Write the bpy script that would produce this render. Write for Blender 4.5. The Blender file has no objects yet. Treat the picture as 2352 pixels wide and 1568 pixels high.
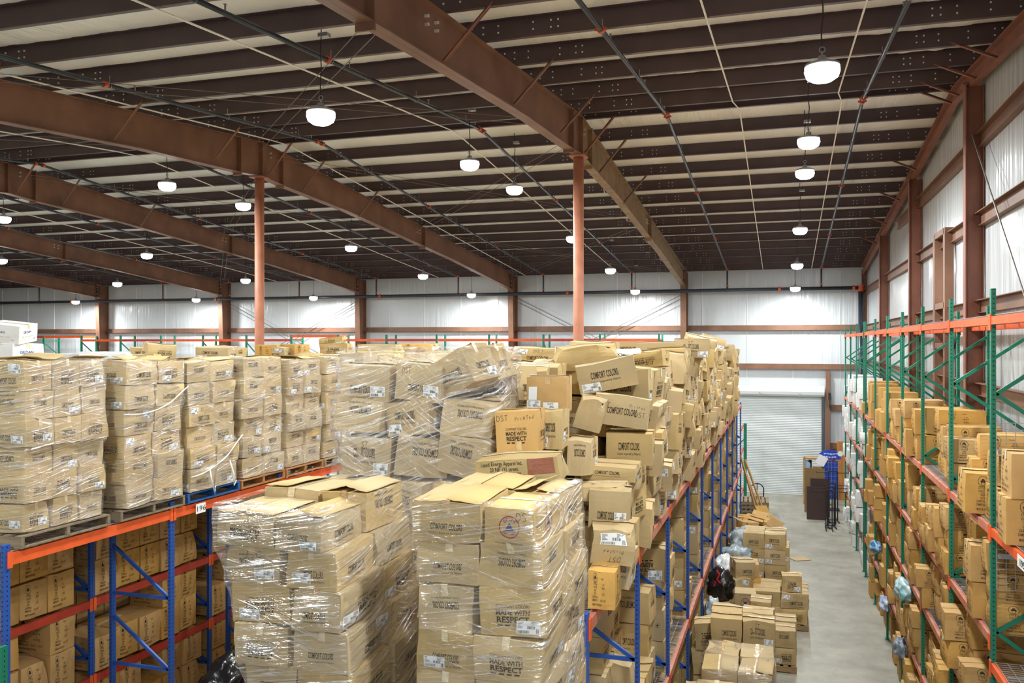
import bpy, bmesh, math, random
from math import pi, sin, cos, radians as R, hypot, atan2
from mathutils import Vector, Matrix, Euler, noise
S = bpy.context.scene
C = S.collection
rnd = random.Random(7)

# ---------------------------------------------------------------- camera, world, exposure
CAM_Z = 6.27
YAW = math.atan((1802 - 1176) / 1980.0)
cam = bpy.data.cameras.new('camera'); cam.sensor_width = 36.0; cam.lens = 1980.0 / 2352 * 36
cam.shift_y = (782 - 784) / 2352.0 * -1
cam.clip_start = .05; cam.clip_end = 200
co = bpy.data.objects.new('camera', cam); C.objects.link(co)
co.location = (0, 0, CAM_Z); co.rotation_euler = (pi / 2, 0, YAW)
S.camera = co
W = bpy.data.worlds.new('world'); S.world = W; W.use_nodes = True
W.node_tree.nodes['Background'].inputs[0].default_value = (.8, .9, 1, 1)
W.node_tree.nodes['Background'].inputs[1].default_value = .3
S.view_settings.view_transform = 'Standard'; S.view_settings.look = 'None'
S.view_settings.gamma = 1; S.view_settings.use_curve_mapping = False
S.view_settings.exposure = -0.8
LAMP_W = 480.0            # power of one high bay lamp
LAMP_COL = (.95, 1.0, .99)

# ---------------------------------------------------------------- room dimensions
YB = 37.44; YF = -2.64; XR = 3.16; XL = -49.9; YR = 17.4; RZ = 10.95; SL = .0833
FR = [-4.06 - 7.62 * k for k in range(7)]       # frame lines
def roof(y): return RZ - SL * abs(y - YR)

# ---------------------------------------------------------------- mesh helpers
class MB:
    def __init__(s): s.v = []; s.f = []; s.m = []; s.uv = None
    def add(s, vs, fs, m=0):
        o = len(s.v); s.v.extend(vs)
        for f in fs: s.f.append(tuple(i + o for i in f)); s.m.append(m)
    def box(s, c, d, m=0, rot=None):
        x, y, z = d[0] / 2, d[1] / 2, d[2] / 2
        vs = [Vector((a * x, b * y, e * z)) for a in (-1, 1) for b in (-1, 1) for e in (-1, 1)]
        if rot is not None: vs = [rot @ v for v in vs]
        c = Vector(c)
        s.add([v + c for v in vs], [(0, 1, 3, 2), (4, 6, 7, 5), (0, 4, 5, 1), (2, 3, 7, 6), (0, 2, 6, 4), (1, 5, 7, 3)], m)
    def bar(s, a, b, w, h, m=0, up=(0, 0, 1)):
        a = Vector(a); b = Vector(b); d = b - a; L = d.length
        if L < 1e-6: return
        d.normalize(); u = Vector(up)
        if abs(d.dot(u)) > .99: u = Vector((0, 1, 0))
        sd = d.cross(u).normalized(); u = sd.cross(d)
        rot = Matrix((sd, d, u)).transposed()
        s.box((a + b) / 2, (w, L, h), m, rot)
    def tube(s, pts, r, n=8, m=0, cap=True):
        pts = [Vector(p) for p in pts]; rings = []; o = len(s.v); pu = None
        for i, p in enumerate(pts):
            d = (pts[min(i + 1, len(pts) - 1)] - pts[max(i - 1, 0)]).normalized()
            u = Vector((0, 0, 1)) if abs(d.z) < .95 else Vector((0, 1, 0))
            if pu is not None and abs(d.dot(pu)) < .95: u = pu
            sd = d.cross(u).normalized(); u = sd.cross(d); pu = u
            rr = r[i] if isinstance(r, (list, tuple)) else r
            s.v.extend(p + sd * (rr * cos(2 * pi * k / n)) + u * (rr * sin(2 * pi * k / n)) for k in range(n))
        for i in range(len(pts) - 1):
            for k in range(n):
                a = o + i * n + k; b = o + i * n + (k + 1) % n
                s.f.append((a, b, b + n, a + n)); s.m.append(m)
        if cap:
            s.f.append(tuple(o + k for k in range(n - 1, -1, -1))); s.m.append(m)
            e = o + (len(pts) - 1) * n
            s.f.append(tuple(e + k for k in range(n))); s.m.append(m)
    def lathe(s, prof, n=24, m=0, c=(0, 0, 0)):
        o = len(s.v); c = Vector(c)
        for r, z in prof:
            s.v.extend(c + Vector((r * cos(2 * pi * k / n), r * sin(2 * pi * k / n), z)) for k in range(n))
        for i in range(len(prof) - 1):
            for k in range(n):
                a = o + i * n + k; b = o + i * n + (k + 1) % n
                s.f.append((a, b, b + n, a + n)); s.m.append(m)
    def prism(s, poly, ax, t0, t1, m=0):
        # polygon in the plane across axis ax, extruded from t0 to t1
        def P(a, b, t):
            return Vector((t, a, b)) if ax == 0 else (Vector((a, t, b)) if ax == 1 else Vector((a, b, t)))
        n = len(poly)
        vs = [P(a, b, t0) for a, b in poly] + [P(a, b, t1) for a, b in poly]
        fs = [tuple(range(n)), tuple(range(2 * n - 1, n - 1, -1))] + [(i, i + n, (i + 1) % n + n, (i + 1) % n) for i in range(n)]
        s.add(vs, fs, m)
    def mesh(s, name, mats, smooth=False):
        me = bpy.data.meshes.new(name); me.from_pydata([tuple(v) for v in s.v], [], s.f)
        for m in mats: me.materials.append(m)
        if len(mats) > 1: me.polygons.foreach_set('material_index', s.m)
        if smooth: me.polygons.foreach_set('use_smooth', [True] * len(s.f))
        if s.uv:
            l = me.uv_layers.new(name='uv')
            l.data.foreach_set('uv', [c for f in s.f for i in f for c in s.uv[i]])
        bm = bmesh.new(); bm.from_mesh(me); bmesh.ops.recalc_face_normals(bm, faces=bm.faces) if not s.uv else None
        bm.to_mesh(me); bm.free()
        me.update(); return me

def link(name, me, parent=None, loc=(0, 0, 0), rot=(0, 0, 0), scale=(1, 1, 1)):
    o = bpy.data.objects.new(name, me); C.objects.link(o)
    o.location = loc; o.rotation_euler = rot; o.scale = scale
    if parent: o.parent = parent
    return o
def build(mb, name, mats, parent=None, smooth=False, **k):
    return link(name, mb.mesh(name, mats if isinstance(mats, (list, tuple)) else [mats], smooth), parent, **k)
LABELS = {}
def tag(o, label, cat, group=None, kind=None):
    o['label'] = label; o['category'] = cat
    if group: o['group'] = group
    if kind: o['kind'] = kind
    LABELS.setdefault(label, []).append(o.name)
    return o
def thing(name, label, cat, loc=(0, 0, 0), rz=0, group=None):
    return tag(link(name, None, None, loc, (0, 0, rz)), label, cat, group)
def struct(mb, name, mats, label=None, smooth=False, cat='structure'):
    o = build(mb, name, mats, None, smooth); o['kind'] = 'structure'
    if label: o['label'] = label; o['category'] = cat
    return o
ORD = ['nearest', 'second', 'third', 'fourth', 'fifth', 'sixth', 'seventh', 'eighth', 'ninth', 'tenth', 'eleventh', 'twelfth', 'thirteenth',
       'fourteenth', 'fifteenth', 'sixteenth', 'seventeenth', 'eighteenth', 'nineteenth', 'twentieth'] 
ORD += ['twenty-' + w for w in ('first', 'second', 'third', 'fourth', 'fifth', 'sixth', 'seventh', 'eighth', 'ninth')] + ['thirtieth']
ORD += ['thirty-' + w for w in ('first', 'second', 'third', 'fourth', 'fifth', 'sixth', 'seventh', 'eighth', 'ninth')] + ['fortieth']
ORD += ['forty-' + w for w in ('first', 'second', 'third', 'fourth', 'fifth', 'sixth', 'seventh', 'eighth', 'ninth')] + ['fiftieth']
ORD += ['fifty-' + w for w in ('first', 'second', 'third', 'fourth', 'fifth', 'sixth', 'seventh', 'eighth', 'ninth')] + ['sixtieth']
def nth(i): return ORD[i]

# ---------------------------------------------------------------- materials
def srgb(r, g, b):
    f = lambda c: (c / 255 / 12.92) if c <= 10 else ((c / 255 + .055) / 1.055) ** 2.4
    return (f(r), f(g), f(b), 1)
MATS = {}
def mat(name, col, rough=.6, metal=0, spec=.5, noise_amt=0, noise_scale=5, stretch=(1, 1, 1), bump=0, bump_scale=30, obj_var=0, col2=None, emis=0, coord='Object', hue=0):
    if name in MATS: return MATS[name]
    m = bpy.data.materials.new(name); m.use_nodes = True; nt = m.node_tree; N = nt.nodes; Lk = nt.links
    b = N['Principled BSDF']; b.inputs['Base Color'].default_value = col; b.inputs['Roughness'].default_value = rough
    b.inputs['Metallic'].default_value = metal; b.inputs['Specular IOR Level'].default_value = spec
    out = None
    def mapping(scale):
        tc = N.new('ShaderNodeTexCoord'); mp = N.new('ShaderNodeMapping'); mp.inputs['Scale'].default_value = scale
        Lk.new(tc.outputs[coord], mp.inputs['Vector']); return mp.outputs['Vector']
    if noise_amt:
        n = N.new('ShaderNodeTexNoise'); n.inputs['Scale'].default_value = noise_scale; n.inputs['Detail'].default_value = 5
        Lk.new(mapping(stretch), n.inputs['Vector'])
        rp = N.new('ShaderNodeMapRange'); rp.inputs[1].default_value = .35; rp.inputs[2].default_value = .65
        Lk.new(n.outputs['Fac'], rp.inputs[0])
        mx = N.new('ShaderNodeMix'); mx.data_type = 'RGBA'
        c2 = col2 or tuple(c * (1 - noise_amt) for c in col[:3]) + (1,)
        mx.inputs[6].default_value = col; mx.inputs[7].default_value = c2
        Lk.new(rp.outputs[0], mx.inputs[0]); out = mx.outputs[2]
    if obj_var:
        oi = N.new('ShaderNodeObjectInfo'); hs = N.new('ShaderNodeHueSaturation')
        mr = N.new('ShaderNodeMapRange'); mr.inputs[3].default_value = 1 - obj_var; mr.inputs[4].default_value = 1 + obj_var
        Lk.new(oi.outputs['Random'], mr.inputs[0]); Lk.new(mr.outputs[0], hs.inputs['Value'])
        if hue:
            m2 = N.new('ShaderNodeMath'); m2.operation = 'MULTIPLY'; m2.inputs[1].default_value = 7.31
            m3 = N.new('ShaderNodeMath'); m3.operation = 'FRACT'; Lk.new(oi.outputs['Random'], m2.inputs[0]); Lk.new(m2.outputs[0], m3.inputs[0])
            m4 = N.new('ShaderNodeMapRange'); m4.inputs[3].default_value = 1 - hue; m4.inputs[4].default_value = 1 + hue
            Lk.new(m3.outputs[0], m4.inputs[0]); Lk.new(m4.outputs[0], hs.inputs['Saturation'])
        if out: Lk.new(out, hs.inputs['Color'])
        else: hs.inputs['Color'].default_value = col
        out = hs.outputs[0]
    if out: Lk.new(out, b.inputs['Base Color'])
    if bump:
        n = N.new('ShaderNodeTexNoise'); n.inputs['Scale'].default_value = bump_scale; n.inputs['Detail'].default_value = 4
        Lk.new(mapping(stretch), n.inputs['Vector'])
        bp = N.new('ShaderNodeBump'); bp.inputs['Strength'].default_value = bump; bp.inputs['Distance'].default_value = .02
        Lk.new(n.outputs['Fac'], bp.inputs['Height']); Lk.new(bp.outputs[0], b.inputs['Normal'])
    if emis:
        b.inputs['Emission Color'].default_value = col; b.inputs['Emission Strength'].default_value = emis
    MATS[name] = m; return m

M_TAN = mat('cardboard_tan', srgb(195, 170, 124), .75, spec=.25, noise_amt=.12, noise_scale=3, obj_var=.09, hue=.13, bump=.12, bump_scale=9)
M_BRN = mat('cardboard_brown', srgb(200, 158, 94), .72, spec=.3, noise_amt=.12, noise_scale=4, obj_var=.08, hue=.08, bump=.15, bump_scale=9)
M_WHT = mat('cardboard_white', srgb(222, 222, 222), .7, spec=.25, noise_amt=.06, noise_scale=4, obj_var=.05, bump=.12, bump_scale=9)
M_INK = mat('ink_black', srgb(66, 57, 46), .8, spec=.2)
M_INKB = mat('ink_blue', srgb(52, 66, 140), .8, spec=.2)
M_INKR = mat('ink_red', srgb(170, 40, 48), .8, spec=.2)
M_PEN = mat('marker_grey', srgb(92, 80, 66), .8, spec=.2)
M_LAB = mat('paper_label', srgb(238, 240, 242), .5)
M_TAPE = mat('tape_tan', srgb(190, 154, 104), .22, spec=.6, noise_amt=.25, noise_scale=12, col2=srgb(214, 184, 136), bump=.25, bump_scale=40)
M_TAPEC = mat('tape_clear', srgb(214, 192, 146), .3, spec=.5, noise_amt=.3, noise_scale=14, col2=srgb(230, 216, 186), bump=.3, bump_scale=40)
M_DARKIN = mat('painted_gap_shade', srgb(70, 52, 34), .9)
M_ORANGE = mat('beam_orange', srgb(236, 96, 42), .5, noise_amt=.18, noise_scale=6)
M_ORANGE2 = mat('beam_faded', srgb(194, 108, 82), .55, noise_amt=.25, noise_scale=6, col2=srgb(198, 140, 120))
M_RED = mat('beam_red', srgb(190, 62, 42), .55, noise_amt=.2, noise_scale=6)
M_GALV = mat('galvanised', srgb(170, 172, 175), .4, metal=.7, noise_amt=.1, noise_scale=20)
M_WIRE = mat('deck_wire', srgb(176, 172, 172), .45, metal=.4)
M_STEEL = mat('primer_steel', srgb(132, 94, 72), .55, noise_amt=.25, noise_scale=1.5, col2=srgb(112, 78, 60), bump=.05)
M_STEELG = mat('primer_weathered', srgb(146, 122, 90), .6, noise_amt=.3, noise_scale=3, col2=srgb(122, 96, 68))
M_STEELR = mat('primer_red', srgb(140, 88, 66), .55, noise_amt=.2, noise_scale=2, col2=srgb(122, 74, 58))
M_PURL = mat('purlin_brown', srgb(80, 60, 60), .42, spec=.55, noise_amt=.15, noise_scale=2, col2=srgb(70, 52, 53))
M_COLO = mat('column_orange', srgb(180, 116, 88), .6, noise_amt=.2, noise_scale=3, col2=srgb(160, 100, 76))
M_BOLT = mat('bolt_zinc', srgb(225, 225, 225), .3, metal=.3)
M_PIPE = mat('pipe_black', srgb(58, 66, 76), .3, metal=.3, noise_amt=.2, noise_scale=5)
M_COUP = mat('coupling_orange', srgb(196, 84, 46), .5)
M_WHITEP = mat('conduit_white', srgb(232, 226, 214), .5)
M_CABLE = mat('cable_grey', srgb(120, 112, 106), .5, metal=.3)
M_BLACK = mat('black_metal', srgb(34, 34, 36), .45)
M_WOOD = mat('pallet_wood', srgb(168, 140, 100), .8, noise_amt=.35, noise_scale=3, stretch=(1, 8, 8), bump=.2)
M_WOODG = mat('pallet_grey', srgb(140, 124, 100), .85, noise_amt=.35, noise_scale=3, stretch=(1, 8, 8), bump=.2)
M_WOODO = mat('pallet_orange', srgb(182, 126, 72), .8, noise_amt=.3, noise_scale=3, stretch=(1, 8, 8), bump=.2)
M_WOODB = mat('pallet_blue', srgb(34, 92, 158), .7, noise_amt=.35, noise_scale=4, stretch=(1, 6, 6), bump=.2)
M_LUMB = mat('lumber', srgb(206, 160, 100), .7, noise_amt=.3, noise_scale=3, stretch=(8, 8, 1))
M_PLY = mat('plywood', srgb(206, 146, 78), .6, noise_amt=.4, noise_scale=2.5, stretch=(4, 4, .7), col2=srgb(170, 104, 46))

def holes_mat(name, col, dark, pitch=.05, rough=.45):
    m = bpy.data.materials.new(name); m.use_nodes = True; nt = m.node_tree; N = nt.nodes; Lk = nt.links
    b = N['Principled BSDF']; b.inputs['Roughness'].default_value = rough
    tc = N.new('ShaderNodeTexCoord'); sx = N.new('ShaderNodeSeparateXYZ'); Lk.new(tc.outputs['UV'], sx.inputs[0])
    def mth(op, a, bb=None):
        n = N.new('ShaderNodeMath'); n.operation = op
        for i, v in enumerate((a, bb)):
            if v is None: continue
            if isinstance(v, (int, float)): n.inputs[i].default_value = v
            else: Lk.new(v, n.inputs[i])
        return n.outputs[0]
    u = sx.outputs[0]; v = mth('DIVIDE', sx.outputs[1], pitch)
    fv = mth('SUBTRACT', mth('FRACT', v), .5)
    fv = mth('MULTIPLY', fv, pitch)
    d = mth('SQRT', mth('ADD', mth('MULTIPLY', u, u), mth('MULTIPLY', fv, fv)))
    h = mth('LESS_THAN', d, .0085)
    n = N.new('ShaderNodeTexNoise'); n.inputs['Scale'].default_value = 6; Lk.new(tc.outputs['Object'], n.inputs['Vector'])
    m1 = N.new('ShaderNodeMix'); m1.data_type = 'RGBA'; m1.inputs[6].default_value = col; m1.inputs[7].default_value = tuple(c * .8 for c in col[:3]) + (1,)
    Lk.new(n.outputs['Fac'], m1.inputs[0])
    mx = N.new('ShaderNodeMix'); mx.data_type = 'RGBA'; Lk.new(m1.outputs[2], mx.inputs[6]); mx.inputs[7].default_value = dark
    Lk.new(h, mx.inputs[0]); Lk.new(mx.outputs[2], b.inputs['Base Color'])
    MATS[name] = m; return m
M_BLUEP = holes_mat('post_blue', srgb(38, 84, 168), srgb(14, 22, 50))
M_GREENP = holes_mat('post_green', srgb(22, 126, 98), srgb(8, 40, 34))
M_BLUE = mat('brace_blue', srgb(34, 84, 170), .45, noise_amt=.12)
M_GREEN = mat('brace_green', srgb(20, 122, 96), .45, noise_amt=.12)

def vinyl(name, c1, c2, stretch, bump, scale=1.0, rough=.3, seam=None):
    m = bpy.data.materials.new(name); m.use_nodes = True; nt = m.node_tree; N = nt.nodes; Lk = nt.links
    b = N['Principled BSDF']; b.inputs['Roughness'].default_value = rough; b.inputs['Specular IOR Level'].default_value = .45
    tc = N.new('ShaderNodeTexCoord'); mp = N.new('ShaderNodeMapping'); mp.inputs['Scale'].default_value = stretch
    Lk.new(tc.outputs['Object'], mp.inputs['Vector'])
    n = N.new('ShaderNodeTexNoise'); n.inputs['Scale'].default_value = scale; n.inputs['Detail'].default_value = 3; n.inputs['Roughness'].default_value = .55
    Lk.new(mp.outputs[0], n.inputs['Vector'])
    n2 = N.new('ShaderNodeTexNoise'); n2.inputs['Scale'].default_value = .35; n2.inputs['Detail'].default_value = 2; Lk.new(tc.outputs['Object'], n2.inputs['Vector'])
    rr = N.new('ShaderNodeMapRange'); rr.inputs[1].default_value = .4; rr.inputs[2].default_value = .65; Lk.new(n2.outputs['Fac'], rr.inputs[0])
    mu = N.new('ShaderNodeMath'); mu.operation = 'MULTIPLY'; Lk.new(n.outputs['Fac'], mu.inputs[0]); Lk.new(rr.outputs[0], mu.inputs[1])
    bp = N.new('ShaderNodeBump'); bp.inputs['Strength'].default_value = bump; bp.inputs['Distance'].default_value = .06
    Lk.new(mu.outputs[0], bp.inputs['Height']); Lk.new(bp.outputs[0], b.inputs['Normal'])
    mx = N.new('ShaderNodeMix'); mx.data_type = 'RGBA'; mx.inputs[6].default_value = c1; mx.inputs[7].default_value = c2
    Lk.new(n2.outputs['Fac'], mx.inputs[0]); Lk.new(mx.outputs[2], b.inputs['Base Color'])
    MATS[name] = m; return m
M_VWALL = vinyl('vinyl_wall_back', srgb(202, 205, 208), srgb(194, 198, 202), (7, 7, .4), 1.0, rough=.25)
M_VWALLS = vinyl('vinyl_wall_side', srgb(202, 205, 208), srgb(194, 198, 202), (7, 6, .5), 1.0, rough=.25)
M_VROOF = vinyl('vinyl_roof', srgb(234, 233, 230), srgb(226, 224, 218), (7, 1.0, 1), 1.0, rough=.38)

def floor_mat():
    m = bpy.data.materials.new('concrete'); m.use_nodes = True; nt = m.node_tree; N = nt.nodes; Lk = nt.links
    b = N['Principled BSDF']; tc = N.new('ShaderNodeTexCoord')
    n = N.new('ShaderNodeTexNoise'); n.inputs['Scale'].default_value = .9; n.inputs['Detail'].default_value = 8; n.inputs['Roughness'].default_value = .65
    Lk.new(tc.outputs['Object'], n.inputs['Vector'])
    cr = N.new('ShaderNodeValToRGB'); e = cr.color_ramp.elements
    e[0].position = .3; e[0].color = srgb(132, 128, 116); e[1].position = .7; e[1].color = srgb(172, 169, 156)
    Lk.new(n.outputs['Fac'], cr.inputs[0])
    n2 = N.new('ShaderNodeTexNoise'); n2.inputs['Scale'].default_value = 7; n2.inputs['Detail'].default_value = 6; Lk.new(tc.outputs['Object'], n2.inputs['Vector'])
    r2 = N.new('ShaderNodeMapRange'); r2.inputs[1].default_value = .62; r2.inputs[2].default_value = .75; r2.inputs[4].default_value = .5; Lk.new(n2.outputs['Fac'], r2.inputs[0])
    mx = N.new('ShaderNodeMix'); mx.data_type = 'RGBA'; Lk.new(cr.outputs[0], mx.inputs[6]); mx.inputs[7].default_value = srgb(118, 114, 104); Lk.new(r2.outputs[0], mx.inputs[0])
    n4 = N.new('ShaderNodeTexNoise'); n4.inputs['Scale'].default_value = 2.6; n4.inputs['Detail'].default_value = 9; n4.inputs['Roughness'].default_value = .7; Lk.new(tc.outputs['Object'], n4.inputs['Vector'])
    r4 = N.new('ShaderNodeMapRange'); r4.inputs[1].default_value = .3; r4.inputs[2].default_value = .7; r4.inputs[3].default_value = .84; r4.inputs[4].default_value = 1.1; Lk.new(n4.outputs['Fac'], r4.inputs[0])
    hv = N.new('ShaderNodeHueSaturation'); Lk.new(mx.outputs[2], hv.inputs['Color']); Lk.new(r4.outputs[0], hv.inputs['Value'])
    Lk.new(hv.outputs[0], b.inputs['Base Color'])
    r3 = N.new('ShaderNodeMapRange'); r3.inputs[3].default_value = .35; r3.inputs[4].default_value = .6; Lk.new(n.outputs['Fac'], r3.inputs[0]); Lk.new(r3.outputs[0], b.inputs['Roughness'])
    return m
M_FLOOR = floor_mat()

def film_mat(name, milk=.015, streak=.58, ang=10):
    m = bpy.data.materials.new(name); m.use_nodes = True; nt = m.node_tree; N = nt.nodes; Lk = nt.links
    for n in list(N):
        if n.type == 'BSDF_PRINCIPLED': N.remove(n)
    out = [n for n in N if n.type == 'OUTPUT_MATERIAL'][0]
    tc = N.new('ShaderNodeTexCoord')
    def streaks(a, sc, off):
        mp = N.new('ShaderNodeMapping'); mp.inputs['Rotation'].default_value = (0, 0, R(a)); mp.inputs['Location'].default_value = (off, off, 0)
        m2 = N.new('ShaderNodeMapping'); m2.inputs['Scale'].default_value = sc
        Lk.new(tc.outputs['UV'], mp.inputs['Vector']); Lk.new(mp.outputs[0], m2.inputs['Vector'])
        n = N.new('ShaderNodeTexNoise'); n.inputs['Scale'].default_value = 1; n.inputs['Detail'].default_value = 3; n.inputs['Roughness'].default_value = .6
        Lk.new(m2.outputs[0], n.inputs['Vector']); return n.outputs['Fac']
    s1 = streaks(-ang, (2.2, 55, 1), 0); s2 = streaks(ang * 1.6, (2.6, 45, 1), 3.3); s3 = streaks(0, (1.6, 2.4, 1), 7.7)
    def mr(v, a, b, c=0, d=1):
        n = N.new('ShaderNodeMapRange'); n.inputs[1].default_value = a; n.inputs[2].default_value = b; n.inputs[3].default_value = c; n.inputs[4].default_value = d
        Lk.new(v, n.inputs[0]); return n.outputs[0]
    def mt(op, a, b):
        n = N.new('ShaderNodeMath'); n.operation = op
        for i, v in enumerate((a, b)):
            if isinstance(v, (int, float)): n.inputs[i].default_value = v
            else: Lk.new(v, n.inputs[i])
        return n.outputs[0]
    s4 = streaks(-ang * .5, (.7, 5.5, 1), 5.1)
    mask = mt('MAXIMUM', mr(s3, .42, .6), mr(s4, .5, .6))
    st = mt('MAXIMUM', mt('MULTIPLY', mr(s1, .515, .64), mask), mt('MULTIPLY', mr(s2, .56, .68), mr(s3, .6, .36)))
    hgt = mt('ADD', mt('ADD', s1, mt('MULTIPLY', s2, .7)), mt('MULTIPLY', s4, 2.5))
    bp = N.new('ShaderNodeBump'); bp.inputs['Strength'].default_value = 1.0; bp.inputs['Distance'].default_value = .028; Lk.new(hgt, bp.inputs['Height'])
    gl = N.new('ShaderNodeBsdfGlossy'); gl.inputs['Roughness'].default_value = .14; gl.inputs['Color'].default_value = (1, 1, 1, 1); Lk.new(bp.outputs[0], gl.inputs['Normal'])
    df = N.new('ShaderNodeBsdfDiffuse'); df.inputs['Color'].default_value = (.9, .91, .93, 1)
    tr = N.new('ShaderNodeBsdfTransparent'); tr.inputs[0].default_value = (.97, .97, .97, 1)
    m1 = N.new('ShaderNodeMixShader'); Lk.new(mt('ADD', mt('MULTIPLY', st, streak * .55), milk), m1.inputs[0]); Lk.new(tr.outputs[0], m1.inputs[1]); Lk.new(df.outputs[0], m1.inputs[2])  # white streaks mixed in as painted highlights along the film's wrinkles
    lw = N.new('ShaderNodeLayerWeight'); lw.inputs['Blend'].default_value = .25
    fac = mt('ADD', mt('MULTIPLY', st, streak), mt('ADD', mt('MULTIPLY', lw.outputs['Fresnel'], .22), .05))
    m2 = N.new('ShaderNodeMixShader'); Lk.new(mt('MINIMUM', fac, .7), m2.inputs[0]); Lk.new(m1.outputs[0], m2.inputs[1]); Lk.new(gl.outputs[0], m2.inputs[2])
    Lk.new(m2.outputs[0], out.inputs['Surface']); MATS[name] = m
    return m
M_FILM = film_mat('stretch_film')
M_FILM2 = film_mat('stretch_film_loose', .025, .65, 22)

# ---------------------------------------------------------------- lettering
_T = {}
def glyphs(txt, bold=0.0):
    """Flat outline of a text: points with capital height 1 centred on x, and faces."""
    k = (txt, bold)
    if k in _T: return _T[k]
    cu = bpy.data.curves.new('lettering', 'FONT'); cu.body = txt; cu.size = 1; cu.resolution_u = 2; cu.offset = bold; cu.align_x = 'CENTER'
    ob = bpy.data.objects.new('lettering', cu); C.objects.link(ob)
    dg = bpy.context.evaluated_depsgraph_get(); me = ob.evaluated_get(dg).to_mesh()
    vs = [(v.co.x / .7, v.co.y / .7) for v in me.vertices]; fs = [tuple(p.vertices) for p in me.polygons]
    ob.evaluated_get(dg).to_mesh_clear(); bpy.data.objects.remove(ob); bpy.data.curves.remove(cu)
    w = max([abs(x) for x, y in vs] or [1]) * 2
    _T[k] = (vs, fs, w); return _T[k]
STROKES = {  # hand lettering with a marker
    'D': [[(0, 0), (.05, 1), (.45, .8), (.55, .4), (.3, .05), (0, 0)]], 'S': [[(.5, .9), (.2, 1), (.05, .75), (.45, .4), (.4, .1), (.05, .05)]],
    'T': [[(0, .95), (.6, 1)], [(.3, .98), (.25, 0)]], 'P': [[(.05, 0), (.05, 1), (.45, .9), (.45, .6), (.05, .5)]], 'r': [[(.05, 0), (.05, .6), (.3, .6)]],
    'i': [[(.1, 0), (.1, .55)]], 'n': [[(.05, 0), (.05, .6), (.35, .5), (.4, 0)]], 'N': [[(0, 0), (.05, .8), (.35, .1), (.4, .85)]], 't': [[(.15, .9), (.15, .05)], [(0, .6), (.35, .65)]],
    'e': [[(.05, .35), (.4, .4), (.3, .6), (.05, .4), (.15, .02), (.42, .08)]], 'd': [[(.4, .3), (.1, .45), (.05, .1), (.35, .05), (.45, 1)]], '7': [[(0, 1), (.5, .95), (.2, 0)], [(.1, .5), (.45, .55)]],
    'I': [[(.1, 0), (.12, .8)]], '1': [[(.1, 0), (.15, 1)]], '9': [[(.45, .7), (.2, .6), (.1, .85), (.4, .95), (.4, 0)]], '6': [[(.4, 1), (.1, .4), (.2, .02), (.42, .2), (.12, .4)]], '5': [[(.45, 1), (.1, .95), (.08, .6), (.4, .5), (.35, .05), (.05, .05)]], ' ': []}
def scrawl(txt, w=.05):
    vs, fs = [], []; x = 0
    for ch in txt:
        for st in STROKES.get(ch, []):
            for (a, b), (c, d) in zip(st, st[1:]):
                dx, dy = c - a, d - b; l = hypot(dx, dy) or 1; nx, ny = -dy / l * w / 2, dx / l * w / 2; o = len(vs)
                vs += [(x + a + nx, b + ny), (x + c + nx, d + ny), (x + c - nx, d - ny), (x + a - nx, b - ny)]; fs.append((o, o + 1, o + 2, o + 3))
        x += .72
    h = x / 2
    return [(a - h, b) for a, b in vs], fs, x

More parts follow.
